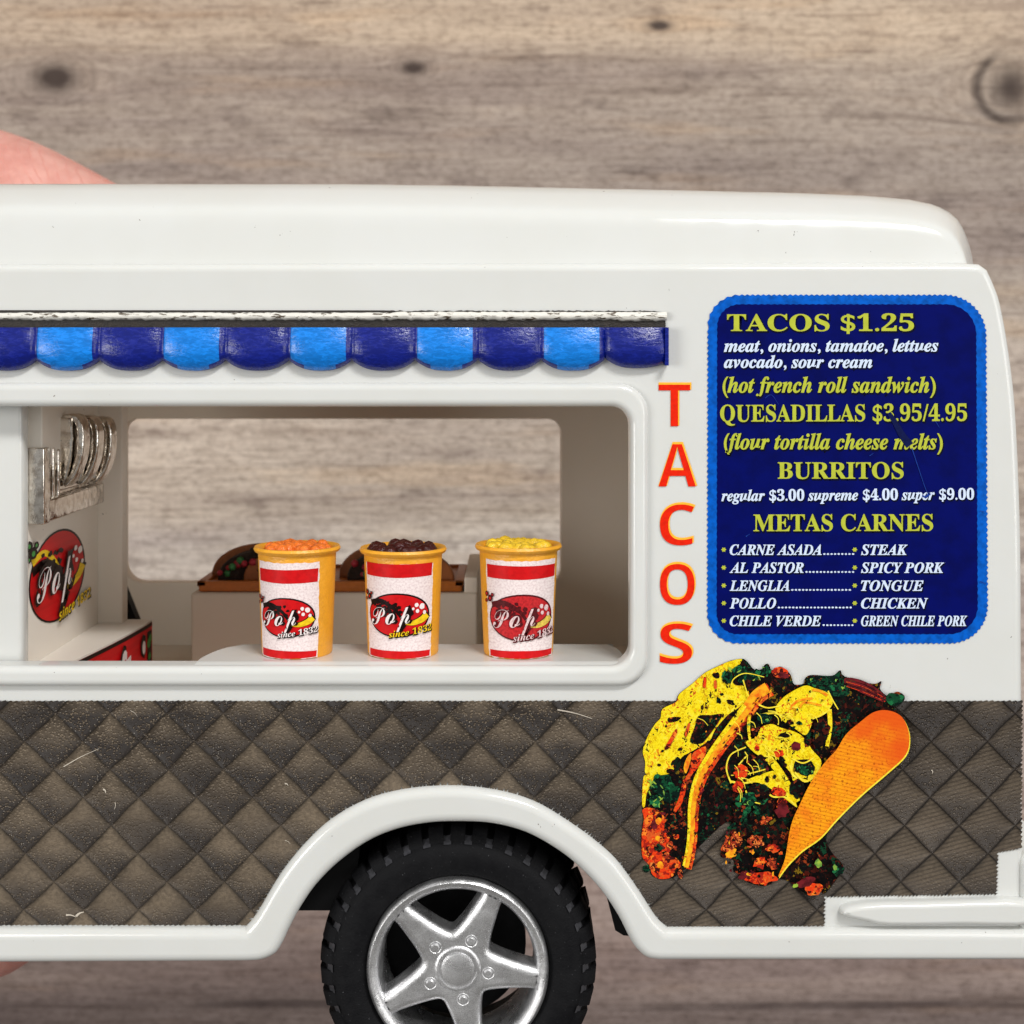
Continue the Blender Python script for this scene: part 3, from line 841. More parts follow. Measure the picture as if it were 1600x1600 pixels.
# red letters down the pillar
for ch, x0, x1, y0, y1 in (('T', 1029, 1078, 601, 666), ('A', 1029, 1087, 694, 760), ('C', 1031, 1084, 788, 852), ('O', 1031, 1085, 881, 945), ('S', 1031, 1081, 974, 1037)):
    lb = MB()
    vs, fs = text_mesh(ch, 'sans', 0, -.016)
    a, b = min(v[0] for v in vs), max(v[0] for v in vs); lo, hi = min(v[1] for v in vs), max(v[1] for v in vs)
    def put(bold, dx, dy, d, mi):
        v2, f2 = text_mesh(ch, 'sans', 0, bold)
        lb.add([(x0 + (p[0] - a) / (b - a) * (x1 - x0) + dx, y1 - (p[1] - lo) / (hi - lo) * (y1 - y0) + dy, d) for p in v2], [f[::-1] for f in f2], mi)
    put(-.004, 1.0, -2.4, -1.0, 1); put(-.016, 0, 0, -1.5, 0)
    lb.build('sign_letter', ['letter_red', 'letter_gold'], truck, recalc=False)

# printed picture of two tacos
tm = ['t_black', 't_yellow', 't_strand', 't_orange', 't_edge', 't_red', 't_meat', 't_green', 't_lgreen', 't_maroon']
K, TY, TS, TO, TE, TR, TMt, TG, TLG, TMa = range(10)
mb = MB(); rnd = random.Random(11)
tp = lambda l: [(980 + u / 3.478, 1020 + v / 3.478) for u, v in l]
lay = [-3.0]
def pic(pts, mi, smooth=True, up=True, n=4):
    p = spline(pts, n, True) if smooth else pts
    if up: lay[0] -= .012
    sheet(mb, [tp(p)], lay[0], mi)
def layer(): lay[0] -= .25
pic([(622, 30), (560, 40), (500, 65), (420, 105), (350, 165), (280, 220), (260, 262), (190, 300), (178, 350), (150, 380), (108, 450), (82, 530), (95, 590), (98, 650), (85, 740), (80, 830), (85, 900), (75, 980), (78, 1100), (118, 1150), (128, 1200), (180, 1228), (250, 1218), (295, 1182), (335, 1150), (352, 1090), (390, 1050), (530, 920), (560, 960), (515, 1060), (508, 1105), (560, 1112), (580, 1135), (575, 1180), (620, 1207), (650, 1242), (730, 1264), (780, 1252), (800, 1222), (880, 1240), (950, 1295), (1000, 1314), (1045, 1290), (1078, 1300), (1162, 1185), (1165, 1140), (1110, 1080), (1085, 980), (1250, 790), (1400, 655), (1515, 490), (1520, 400), (1480, 335), (1440, 280), (1506, 240), (1465, 208), (1415, 232), (1372, 195), (1378, 152), (1330, 166), (1180, 126), (1155, 92), (1110, 122), (1000, 118), (965, 135), (955, 165), (905, 168), (884, 112), (830, 72), (785, 92), (765, 58), (742, 66), (735, 96), (690, 90), (650, 45)], K)
layer()
# left taco: cheese
pic([(622, 32), (560, 42), (500, 67), (420, 107), (350, 167), (282, 222), (264, 264), (192, 302), (180, 352), (152, 382), (110, 452), (84, 530), (97, 590), (100, 655), (170, 662), (235, 650), (262, 610), (300, 560), (345, 535), (420, 490), (450, 470), (480, 410), (545, 335), (610, 290), (660, 230), (640, 180), (580, 170), (560, 110), (590, 85)], TY)
pic([(85, 690), (100, 660), (150, 665), (140, 700), (105, 760), (95, 830), (80, 820)], TY)
# left lower meat
pic([(82, 850), (120, 838), (180, 860), (205, 900), (200, 960), (230, 1000), (215, 1050), (235, 1100), (280, 1120), (260, 1180), (240, 1215), (180, 1225), (135, 1200), (120, 1150), (82, 1105), (78, 980), (90, 900)], TR)
layer()
for _ in range(26):
    u, v = rnd.uniform(95, 290), rnd.uniform(860, 1205)
    pic(blob(u, v, rnd.uniform(8, 22), rnd.uniform(8, 26), 9, .3, 0, rnd), rnd.choice([TMt, TE, TR, K, TMt, TMa]))
pic(blob(250, 920, 44, 50, 14, .2, 0, rnd), K); pic(blob(290, 1060, 26, 70, 14, .2, 0, rnd), K); pic(blob(102, 1168, 18, 20, 10, .2, 0, rnd), TG)
# dark openings in the left cheese
for pts in ([(340, 480), (365, 400), (385, 340), (450, 335), (515, 330), (490, 380), (440, 450), (400, 490)], [(220, 352), (250, 345), (290, 348), (270, 368), (225, 375)]):
    pic(pts, K)
for u, v, a, b in ((480, 120, 20, 16), (495, 255, 14, 18), (512, 222, 10, 8), (430, 295, 9, 7), (440, 488, 16, 14), (210, 395, 8, 7), (265, 600, 26, 34), (560, 265, 22, 14), (320, 425, 8, 24), (285, 520, 12, 10), (190, 530, 8, 8), (230, 640, 20, 14)):
    pic(blob(u, v, a, b, 10, .25, rnd.uniform(-.6, .6), rnd), K)
for _ in range(46):
    u, v = rnd.uniform(110, 520), rnd.uniform(120, 640)
    if abs((u - 110) * .95 + v - 640) < 230: pic(blob(u, v, rnd.uniform(2.5, 5), rnd.uniform(3, 8), 7, .3, .5, rnd), rnd.choice([K, TE, TMt, TMa]))
for pts in ([(200, 520), (225, 470), (262, 410), (270, 430), (250, 470), (225, 515)], [(310, 440), (330, 380), (340, 390), (322, 450)], [(408, 180), (415, 130), (428, 135), (424, 185)], [(470, 185), (470, 150), (484, 148), (484, 190)]):
    pic(pts, TR)
pic([(335, 640), (350, 550), (385, 520), (425, 505), (420, 560), (390, 610), (355, 650), (330, 690), (300, 690)], TR)
pic([(305, 620), (320, 570), (345, 540), (340, 590), (318, 650)], TE)
# lettuce, left
for u, v, a, b in ((540, 130, 30, 40), (610, 95, 40, 30), (650, 140, 50, 36), (700, 110, 46, 26), (755, 90, 22, 30), (190, 720, 70, 60), (150, 800, 40, 34), (240, 760, 60, 50)):
    pic(blob(u, v, a, b, 22, .22, rnd.uniform(-.5, .5), rnd), TG)
for _ in range(16):
    u, v = (rnd.uniform(95, 210), rnd.uniform(690, 830)) if rnd.random() < .6 else (rnd.uniform(510, 770), rnd.uniform(70, 150))
    pic(blob(u, v, 4, 14, 8, .3, rnd.uniform(-1, 1), rnd), TLG)
pic([(640, 145), (690, 150), (760, 170), (800, 180), (740, 210), (690, 200), (640, 200)], K)
pic([(250, 850), (280, 780), (300, 700), (318, 720), (300, 800), (265, 858)], TR)
pic(blob(830, 105, 52, 30, 16, .1, .15, rnd), TR); pic(blob(845, 118, 30, 14, 12, .2, .2, rnd), TMa)
layer()
# front shell edge of the left taco
eg = [(760, 185), (700, 225), (650, 290), (575, 390), (500, 490), (440, 580), (395, 660), (365, 750), (350, 850), (348, 950), (340, 1050), (318, 1160)]
sheet(mb, [tp(ribbon([(u + 14, v + 9) for u, v in eg], 76, 30))], lay[0], TR); layer()
sheet(mb, [tp(ribbon(eg, 62, 26))], lay[0], TE); layer()
sheet(mb, [tp(ribbon([(u - 14, v - 10) for u, v in eg[2:]], 26, 12))], lay[0], TY); layer()
for _ in range(70):       # crumbly edge
    i = rnd.randrange(len(eg) - 1); t = rnd.random()
    u = eg[i][0] + (eg[i + 1][0] - eg[i][0]) * t + rnd.uniform(8, 34); v = eg[i][1] + (eg[i + 1][1] - eg[i][1]) * t + rnd.uniform(4, 22)
    pic(blob(u, v, 3, 9, 6, .3, rnd.uniform(.5, 1), rnd), rnd.choice([TE, TR, K, TMt]))
# right taco: lettuce and onion along the top
layer()
pic([(968, 160), (975, 130), (1040, 118), (1110, 122), (1150, 98), (1150, 130), (1190, 150), (1200, 220), (1120, 230), (1060, 200), (1000, 175)], TG)
pic([(1180, 130), (1260, 140), (1340, 180), (1400, 235), (1390, 262), (1320, 235), (1230, 195), (1180, 170)], TMa)
pic([(1400, 250), (1415, 215), (1450, 215), (1500, 232), (1490, 262), (1440, 285)], TG)
for _ in range(20):
    u, v = rnd.uniform(980, 1180), rnd.uniform(130, 215); pic(blob(u, v, 10, 7, 9, .4, rnd.uniform(-1, 1), rnd), rnd.choice([K, TG, K, TLG] if rnd.random() < .3 else [K, TG]))
for k in range(4): sheet(mb, [tp(ribbon([(1185, 140 + 12 * k), (1290, 170 + 14 * k), (1395, 232 + 9 * k)], 3))], lay[0] - .2, TR if k % 2 else K)
layer(); layer()
# right taco: cheese mass and net
pic([(800, 300), (830, 250), (880, 210), (960, 172), (1010, 185), (1090, 215), (1110, 270), (1060, 330), (1010, 350), (990, 400), (960, 440), (900, 400), (840, 360)], TY)
pic([(640, 480), (700, 450), (720, 400), (780, 380), (830, 400), (900, 420), (950, 450), (1000, 520), (1050, 590), (1000, 690), (960, 670), (900, 690), (880, 640), (800, 560), (760, 560), (700, 545)], TY)
pic([(640, 690), (700, 660), (760, 640), (800, 640), (860, 720), (920, 830), (860, 790), (790, 740), (720, 700)], TY)
layer()
for p, w in (([(660, 330), (655, 400), (665, 480)], 18), ([(710, 275), (760, 292), (830, 280)], 9), ([(1085, 200), (1110, 250), (1140, 300)], 8), ([(1092, 300), (1096, 400), (1080, 500)], 26), ([(760, 560), (830, 650), (920, 800)], 44),
             ([(930, 470), (990, 560), (1045, 600)], 30), ([(560, 700), (535, 620), (560, 545), (640, 505)], 9), ([(555, 690), (620, 700), (690, 690)], 12), ([(640, 740), (660, 790), (720, 812)], 8), ([(720, 700), (780, 770), (850, 775), (910, 820)], 10),
             ([(880, 600), (900, 660), (980, 690)], 14), ([(720, 330), (790, 320), (850, 340)], 12), ([(860, 480), (900, 560), (900, 620)], 16), ([(560, 165), (580, 130), (640, 105), (740, 125)], 6), ([(625, 140), (640, 190), (655, 230)], 7), ([(370, 345), (410, 360), (435, 388)], 4)):
    sheet(mb, [tp(ribbon(p, w, w * .75))], lay[0], TS if w < 16 else TY); lay[0] -= .012
layer()
for u, v, a, b, m in ((705, 600, 58, 52, K), (705, 740, 60, 40, K), (955, 610, 56, 46, K), (920, 730, 44, 50, K), (880, 370, 22, 16, K), (850, 440, 36, 16, K), (930, 375, 16, 10, TG), (740, 350, 40, 28, TG), (690, 400, 26, 40, K), (960, 630, 44, 26, TG), (975, 470, 20, 34, K), (1045, 420, 44, 90, K),
                      (820, 540, 26, 22, TR), (910, 500, 26, 24, TMa), (700, 510, 14, 16, TR), (610, 640, 36, 40, TR), (600, 720, 30, 34, TR), (815, 745, 42, 22, TR), (755, 680, 12, 18, K), (795, 665, 10, 12, K), (735, 450, 9, 12, K), (850, 600, 14, 10, K), (835, 575, 16, 22, K), (835, 820, 30, 40, TR), (640, 790, 60, 40, TG), (610, 860, 40, 40, K)):
    pic(blob(u, v, a, b, 18, .16, rnd.uniform(-.4, .4), rnd), m)
for p, w in (([(880, 300), (920, 255), (1000, 240)], 13), ([(930, 290), (960, 262), (1050, 280)], 12), ([(885, 275), (905, 300)], 10), ([(1000, 195), (1040, 200), (1080, 225)], 14)):
    sheet(mb, [tp(ribbon(p, w))], lay[0], TE); lay[0] -= .012
layer()
for p, w in (([(890, 565), (950, 590), (1010, 560)], 8), ([(905, 640), (960, 690), (1030, 650)], 10), ([(600, 600), (650, 545)], 7), ([(650, 650), (760, 620)], 7), ([(1000, 350), (1050, 330), (1095, 300)], 9)):
    sheet(mb, [tp(ribbon(p, w))], lay[0], TS); lay[0] -= .012
for _ in range(20):
    u, v = rnd.uniform(560, 860), rnd.uniform(790, 930); pic(blob(u, v, rnd.uniform(8, 24), rnd.uniform(6, 18), 9, .35, rnd.uniform(-1, 1), rnd), rnd.choice([K, TG, K, K]))
for u, v, a, b, m in ((560, 1030, 42, 62, TMt), (695, 1010, 44, 36, TMt), (790, 1050, 40, 24, TR), (745, 900, 30, 22, TMt), (715, 1130, 34, 30, TR), (780, 1130, 26, 40, TMt), (720, 1215, 80, 36, TR), (640, 1190, 40, 18, TMa), (640, 860, 16, 50, TG), (835, 850, 36, 40, TMa), (560, 1080, 30, 20, TE), (690, 1060, 26, 18, K)):
    pic(blob(u, v, a, b, 16, .3, rnd.uniform(-.6, .6), rnd), m)
for _ in range(40):
    u, v = rnd.uniform(530, 830), rnd.uniform(940, 1220); pic(blob(u, v, rnd.uniform(3, 12), rnd.uniform(3, 12), 8, .35, 0, rnd), rnd.choice([K, TMt, TMa, K, TE, TR]))
layer()
for _ in range(60):
    u, v = rnd.uniform(560, 1080), rnd.uniform(200, 820)
    if v < 1500 - u * 1.15 and v > 560 - u * .45: pic(blob(u, v, rnd.uniform(3, 9), rnd.uniform(3, 9), 7, .4, 0, rnd), rnd.choice([K, K, TE, TMt, TMa, TG, TS]))
for _ in range(60):
    u, v = rnd.uniform(560, 1000), rnd.uniform(280, 800)
    if v < 1400 - u * 1.05 and v > 620 - u * .45:
        a = rnd.uniform(.3, 1.4); L = rnd.uniform(30, 80)
        sheet(mb, [tp(ribbon([(u, v), (u + L * .5 * math.cos(a) + 8, v + L * .5 * math.sin(a) - 6), (u + L * math.cos(a), v + L * math.sin(a))], rnd.uniform(3, 7), 3))], lay[0], TS); lay[0] -= .012
for _ in range(40):
    u, v = rnd.uniform(380, 560), rnd.uniform(560, 1000); 
    if v > 700 + (u - 400) * -1.0 and v < 1000 - (u - 380): pic(blob(u, v, 6, 9, 7, .4, 0, rnd), rnd.choice([K, TMa, K, TG]))
layer()
# the near tortilla
tort = [(1400, 302), (1330, 312), (1265, 358), (1180, 432), (1130, 512), (1060, 590), (990, 690), (925, 820), (890, 900), (872, 970), (858, 1060), (845, 1120), (812, 1205), (862, 1140), (940, 1062), (1040, 990), (1130, 890), (1260, 760), (1400, 640), (1500, 545), (1522, 460), (1508, 385), (1470, 328)]
pic([(u + 5 * (1 if v > 320 else 0), v + 7) for u, v in tort], TS); layer()
pic(tort, TO)
layer()
for u, v, a, b, m in ((1005, 1270, 46, 36, TR), (960, 1230, 50, 26, TMa), (1050, 1100, 30, 60, K), (1130, 1160, 36, 36, TG), (1030, 1130, 20, 24, TLG), (1120, 1150, 12, 16, TLG), (905, 1250, 14, 10, TLG)):
    pic(blob(u, v, a, b, 14, .2, rnd.uniform(-.4, .4), rnd), m)
mb.build('taco_picture', tm, truck, recalc=False)

# wheel well, chassis
mb = MB()
wl = [(436, 1447)] + [(x + (6 if x > 717 else -6), y - 8) for x, y in ARCH_IN if y < 1376] + [(942, 1378), (560, 1378), (528, 1447)]
plate(mb, [wl], 130, 860, 0)
plate(mb, [[(438, 1447)] + [(x, y - 20) for x, y in ARCH_IN if y < 1440 and x < 560] + [(560, 1300), (545, 1447)]], 62, 130, 0)
plate(mb, [[(x, y - 6) for x, y in ARCH_IN if 1360 < y < 1470 and x > 717] + [(996, 1484), (978, 1482), (965, 1474), (950, 1415), (938, 1380)]], 50, 800, 0)
box(mb, XL, 436, 1400, 1447, 130, 870)
box(mb, 1000, 1560, 1380, 1440, 100, 900)
mb.build('chassis', 'black_plastic', truck)
# back counter inside, and a dark bracket
mb = MB(); box(mb, 170, 733, 1020, 1206, 560, 900, 6)
box(mb, 706, 733, 990, 1022, 566, 900, 4)
mb.build('counter', 'interior_warm', truck)
mb = MB(); plate(mb, [[(-60, 950), (-30, 950), (30, 1100), (45, 1200), (-60, 1200)]], 690, 720, 0)
mb.build('seat_panel', 'black_plastic', truck)

# wheel
def wheel(cx, cy, d0, proto=None):
    hub = MB()
    lathe_d(hub, cx - 8, cy + 2, [(0, d0 + 112), (117, d0 + 112), (117, d0 + 150), (0, d0 + 150)], 48)
    lathe_d(hub, cx, cy, [(22, d0 + 30), (22, d0 + 520)], 24)
    w = hub.build('wheel', 'black_plastic', truck, origin=(cx, cy, d0))
    t = MB()
    pr = [(146, d0 + 140), (143, d0 + 60), (146, d0 + 16), (152, d0 + 9), (165, d0 + 5), (180, d0 + 3), (192, d0 + 6), (200, d0 + 12), (208, d0 + 22), (213, d0 + 36), (215, d0 + 80), (215, d0 + 150), (206, d0 + 172), (195, d0 + 186), (170, d0 + 190), (146, d0 + 186), (146, d0 + 140)]
    lathe_d(t, cx, cy, pr, 128)
    N_ = 38
    r_ = random.Random(3)
    for i in range(N_):
        a0 = 2 * math.pi * (i + .5) / N_
        for row, (da, db) in enumerate(((14, 70), (84, 128), (142, 184))):
            aa = a0 + (math.pi / N_ if row == 1 else 0); hw = math.radians(3.1)
            vs = []
            for s in (-1, 1):
                for r, d in ((196, da - 3), (209, da + 1), (219.5, da + 12), (221.5, da + 24), (221.5, db), (207, db)):
                    if row: d = max(d, da)
                    q = hw * (1 if r > 206 else 1.15)
                    vs.append((cx + r * math.cos(aa + s * q), cy + r * math.sin(aa + s * q), d0 + d))
            fs = [(k, k + 1, k + 7, k + 6) for k in range(5)] + [tuple(range(5, -1, -1)), tuple(range(6, 12))]
            t.add(vs, fs)
    for i in range(N_):          # grey pads between the shoulder lugs, painting the gloss of the recesses
        a0 = 2 * math.pi * i / N_; hw = math.radians(1.7)
        q = []
        for r, d in ((198, 7.5), (208, 22)):
            q += [(cx + r * math.cos(a0 + sg * hw), cy + r * math.sin(a0 + sg * hw), d0 + d) for sg in (-1, 1)]
        t.add(q, [(0, 1, 3, 2)], 1)
    t.build('tyre', ['rubber', 'rubber_glint'], w, origin=(cx, cy, d0), angle=40)
    r = MB()
    pr = [(143.5, d0 + 60), (144.5, d0 + 8), (143, d0 + 3), (139, d0), (134, d0 + 1), (129, d0 + 5), (125, d0 + 12), (122, d0 + 30), (121, d0 + 100), (143.5, d0 + 100), (143.5, d0 + 60)]
    lathe_d(r, cx, cy, pr, 96)
    out = []
    for k in range(5):
        th = math.radians(-64 + 72 * k)
        u = Vector((math.cos(th), math.sin(th))); v = Vector((-u.y, u.x))
        side = [(47.5, 34.5), (61, 28.5), (78, 24.5), (98, 21), (116, 18.5), (137, 16)]
        def P(a, b): q = u * a + v * b; return (cx + q.x, cy + q.y)
        out += [P(a, -b) for a, b in side] + [P(a, b) for a, b in side[:0:-1]]
    # smooth the valleys between the spokes
    plate(r, [spline(out, 4, True)], d0 + 8, d0 + 50, 13, 5, ease=1.0)
    for k in range(5):
        th = math.radians(-64 + 72 * k)
        for rr, rad in ((49, 10.5),):
            x, y = cx + rr * math.cos(th), cy + rr * math.sin(th)
            lathe_d(r, x, y, [(0, d0 + 5), (5, d0 + 5), (6.5, d0 + 6.5), (7, d0 + 9), (9.5, d0 + 7.5), (rad, d0 + 8.5), (rad + .8, d0 + 12)], 20)
    lathe_d(r, cx, cy, [(0, d0 + 3.5), (22, d0 + 3.5), (25, d0 + 4.5), (26.5, d0 + 9), (29, d0 + 9.5), (31, d0 + 5.5), (34, d0 + 5.5), (37, d0 + 8), (38.5, d0 + 12)], 40)
    r.build('rim', 'alloy', w, origin=(cx, cy, d0), angle=45)
    return w
wheel(714, 1527, 22)

# ================================================================== logo artwork shared by the cups and the dispenser
def logo(round_=False, seed=1, faded=0.0):
    """list of (points, faces, material) in a box about 2 wide, y down"""
    rn = random.Random(seed); L = []
    def poly(p, m): L.append((p, None, m))
    ry = 1.0 if round_ else .62
    ell = lambda a, b, cx=0, cy=0, n=40: [(cx + a * math.cos(2 * math.pi * k / n), cy + b * math.sin(2 * math.pi * k / n)) for k in range(n)]
    poly(ell(1.0, ry), 'l_dark'); poly(ell(.955, ry - .045, -.01), 'l_red')
    poly(ribbon([(.1, .30 * ry), (.45, .34 * ry), (.75, .18 * ry), (.93, -.06 * ry)], .10, .30), 'l_dark')
    poly(ribbon([(.14, .31 * ry), (.45, .35 * ry), (.75, .20 * ry), (.90, -.0 * ry)], .08, .24), 'l_yellow')
    poly(ribbon([(-.9, -.50 * ry), (-.5, -.62 * ry), (-.1, -.3 * ry), (.1, .05)], .16, .08), 'l_dark' if not round_ else 'l_yellow')
    if round_: poly(ribbon([(-.9, -.30 * ry), (-.5, -.40 * ry), (-.1, -.2 * ry), (.1, .05)], .2, .12), 'l_dark')
    for k in range(26): poly(blob(rn.uniform(-.75, .1), rn.uniform(-.62, -.1) * ry, .06, .05, 7, .4, 0, rn), 'l_dark')
    poly(blob(.30, -.12 * ry, .15, .30 * ry, 12, .3, .2, rn), 'l_dark')
    for x, y, r in ((.55, -.46, .06), (.72, -.38, .085), (.58, -.18, .055), (.80, -.1, .055), (.45, -.3, .04)): poly(blob(x, y * ry, r, r, 10, .1, 0, rn), 'l_white')
    for k, (x, y, r) in enumerate(((-1.08, -.72, .11), (-.95, -.58, .13), (-1.1, -.5, .08), (-.86, -.70, .08))):
        rr = r if round_ else r * .68
        poly(blob(x, y * (1.25 if round_ else .82), rr, rr, 12, .1, 0, rn), 'l_dark'); poly(blob(x, y * (1.25 if round_ else .82), rr * .45, rr * .45, 10, .1, 0, rn), 'l_green' if round_ else 'l_red')
    for ch, x0, x1, base, cap in (('P', -.86, -.36, .34, .62), ('o', -.36, -.06, .30, .80), ('p', -.04, .36, .26, .66)):
        c2 = cap * (1.25 if round_ else .9)
        for b, m, dx in ((.11 if round_ else .045, 'l_dark', .03), (-.006, 'l_white', 0)):
            vs, fs = text_mesh(ch, 'script', 0, b); rv = text_mesh(ch, 'script', 0, 0)[0]
            a = min(v[0] for v in rv); w = max(v[0] for v in rv) - a
            L.append(([(x0 + dx + (v[0] - a) / w * (x1 - x0), base * (1.1 if round_ else .85) + dx * .6 - v[1] * c2) for v in vs], fs, m))
    for b, m, dx in ((.06, 'l_dark', .02), (.0, 'l_yellow' if round_ or seed == 7 else 'l_white', 0)):
        vs, fs = text_mesh('since 1832', 'sansital' if round_ else 'italic', 0, b); rv = text_mesh('since 1832', 'sansital' if round_ else 'italic', 0, 0)[0]
        a = min(v[0] for v in rv); w = max(v[0] for v in rv) - a
        x0, x1, base = (-.12, 1.08, .98) if round_ else (-.26, 1.06, .62)
        L.append(([(x0 + dx + (v[0] - a) / w * (x1 - x0), base - .16 * (v[0] - a) / w + dx - v[1] * (.22 if round_ else .18)) for v in vs], fs, m))
    return L
for q_, c_ in (('l_red', (200, 44, 48)), ('l_dark', (92, 26, 30)), ('l_white', (236, 206, 206)), ('l_yellow', (238, 206, 90)), ('l_green', (150, 130, 60))): M['f' + q_[1:]] = printed('faded_' + q_[2:], c_, ns=26, var=.2)
FM = ['l_paper', 'f_red', 'f_dark', 'f_white', 'f_yellow', 'f_green']
LM = ['l_paper', 'l_red', 'l_dark', 'l_white', 'l_yellow', 'l_green']

# ================================================================== the three cups on the shelf
def cup(label, cx, base_y, top_y, rt, rb, dc, a0, a1, ball_mat, seed, red_top, logo_c, heap):
    t = thing('drink_cup', label, 'cup', (cx, base_y, dc), 'paper drink cups on the serving shelf')
    H = base_y - top_y
    rad = lambda y: rb + (rt - rb) * (base_y - y) / H
    b = MB()
    lathe_y(b, cx, dc, [(0, base_y), (rb - 2, base_y), (rb, base_y - 3), (rad(top_y + 10), top_y + 10), (rt + 5, top_y + 7), (rt + 7, top_y + 3), (rt + 5, top_y - 1), (rt + 1, top_y - 1), (rt - 5, top_y + 2), (rt - 7, top_y + 8), (0, top_y + 8)], 64)
    b.build('cup_body', 'cup', t, angle=50)
    def on(u, y, lift):     # u along the wrapped sheet, measured at mid height
        a = u / ((rt + rb) / 2); r = rad(y) + lift
        return (cx + r * math.sin(a), y, dc - r * math.cos(a))
    def wrap(mb_, pts, fs, mi, lift):
        bm = bmesh.new(); vv = [bm.verts.new((p[0], p[1], 0)) for p in pts]
        for f in fs:
            try: bm.faces.new([vv[i] for i in f])
            except ValueError: pass
        x0 = min(p[0] for p in pts); x1 = max(p[0] for p in pts); k = math.ceil(x0 / 5) * 5
        while k < x1:
            bmesh.ops.bisect_plane(bm, geom=bm.verts[:] + bm.edges[:] + bm.faces[:], plane_co=(k, 0, 0), plane_no=(1, 0, 0)); k += 5
        bm.verts.index_update()
        mb_.add([on(v.co.x, v.co.y, lift) for v in bm.verts], [tuple(v.index for v in f.verts) for f in bm.faces], mi); bm.free()
    def tess(p): return [tuple(t_) for t_ in tessellate_polygon([[Vector((q[0], q[1], 0)) for q in p]])]
    lab = MB(); rn = random.Random(seed)
    Rm = (rt + rb) / 2; ua, ub = a0 * Rm, a1 * Rm
    yt, yb = top_y + 19, base_y - 1
    edge = [(ua + rn.uniform(-1, 1), y) for y in range(int(yt), int(yb), 6)] + [(u, yb + rn.uniform(-1.5, .6)) for u in range(int(ua), int(ub), 6)] + [(ub + rn.uniform(-1, 1), y) for y in range(int(yb), int(yt), -6)] + [(u, yt + rn.uniform(-.8, .8)) for u in range(int(ub), int(ua), -6)]
    wrap(lab, edge, tess(edge), 0, .8)
    for y0, y1, dx in ((red_top, red_top + 20, 3), (base_y - 14, base_y - 3, 4)):
        p = [(ua + dx, y0 + rn.uniform(-1, 1)), ((ua + ub) / 2, y0), (ub - 2, y0 + rn.uniform(-2, 2)), (ub - 3, y1), ((ua + ub) / 2, y1 + 1.5), (ua + dx, y1)]
        wrap(lab, p, tess(p), 1, 1.3)
    lo = lab.build('cup_label', ['l_paper', 'l_red'], t, recalc=True)
    lg = MB(); sx = (ub - ua) * .44; sy = sx * 1.06
    for i, (p, f, m) in enumerate(logo(False, seed)):
        q = [(logo_c[0] * Rm + u * sx, logo_c[1] + v * sy) for u, v in p]
        wrap(lg, q, f if f else tess(q), LM.index(m), 1.8 + i * .035)
    lg.build('logo', FM if seed == 12 else LM, lo, recalc=True)
    tp_ = MB()
    for i in range(34):
        a = rn.uniform(0, 2 * math.pi); r = (rt - 17) * math.sqrt(rn.random()); q = rn.uniform(9, 14)
        ball(tp_, cx + r * math.cos(a), top_y + 8.5 - heap * (1 - (r / rt) ** 2) * rn.uniform(.4, 1) - 1, dc + r * math.sin(a), q)
    for i in range(10):
        a = math.pi * 2 * i / 10 + rn.uniform(-.2, .2); r = rt - 18 + rn.uniform(-3, 3)
        ball(tp_, cx + r * math.cos(a), top_y + 5.5 - heap * .25 + rn.uniform(-2, 3), dc + r * math.sin(a), rn.uniform(9, 13))
    tp_.build('topping', ball_mat, t, angle=80)
    return t
ks = 2280 / 2200
cupx = lambda px: 800 + (px - 800) * ks
cupy = lambda py: 560 + (py - 560) * ks
cup('amber drink cup heaped with orange beads, leftmost of the three on the serving shelf', cupx(464.5), 1036, cupy(853), 63, 56.5, 80, -1.10, .74, 'ball_orange', 3, cupy(882), (-.17, cupy(955)), 4)
cup('amber drink cup filled with dark brown beads, middle one on the serving shelf', cupx(630), 1036, cupy(855), 63.5, 57, 80, -1.10, .92, 'ball_brown', 7, cupy(873), (-.07, cupy(951)), 7)
cup('amber drink cup filled with yellow beads, rightmost one on the serving shelf', cupx(810), 1036, cupy(850), 63.5, 56, 80, -.96, 1.20, 'ball_yellow', 12, cupy(876), (.10, cupy(955)), 2)

# ================================================================== drink dispenser
dis = thing('drink_dispenser', 'white toy drink dispenser with chrome taps and round red logo inside the window', 'drink dispenser', (16, 1205, 260))
mb = MB()
box(mb, -190, 16, 600, 1204, 60, 500, 3)
box(mb, 10, 62, 600, 1066, 466, 505, 3)
pl = spline([(16, 62), (58, 66), (70, 106), (86, 220), (100, 340), (108, 440), (109, 466), (109, 504)], 4) + [(16, 504)]
n = len(pl)
mb.add([(x, 1061, d) for x, d in pl] + [(x, 1204, d) for x, d in pl], [tuple(range(n)), tuple(range(2 * n - 1, n - 1, -1))] + [(i, (i + 1) % n, n + (i + 1) % n, n + i) for i in range(n)])
box(mb, 10, 40, 600, 735, 78, 200, 3)
mb.build('cabinet', 'ivory', dis, recalc=True)
# logo on the face that looks along the truck
def side_pt(d, y, lift=0.0): return (16.6 + lift, y, d)
mb = MB()
for i, (p, f, m) in enumerate(logo(True, 4)):
    q = [(232 + u * 150, 934 + v * 78) for u, v in p]
    q = [(max(q_[0], 66), q_[1]) for q_ in q]
    if f is None: f = [tuple(t_) for t_ in tessellate_polygon([[Vector((a, b, 0)) for a, b in q]])]
    mb.add([side_pt(a, b, .5 + .12 * i) for a, b in q], f, LM.index(m))
mb.build('logo', LM, dis)
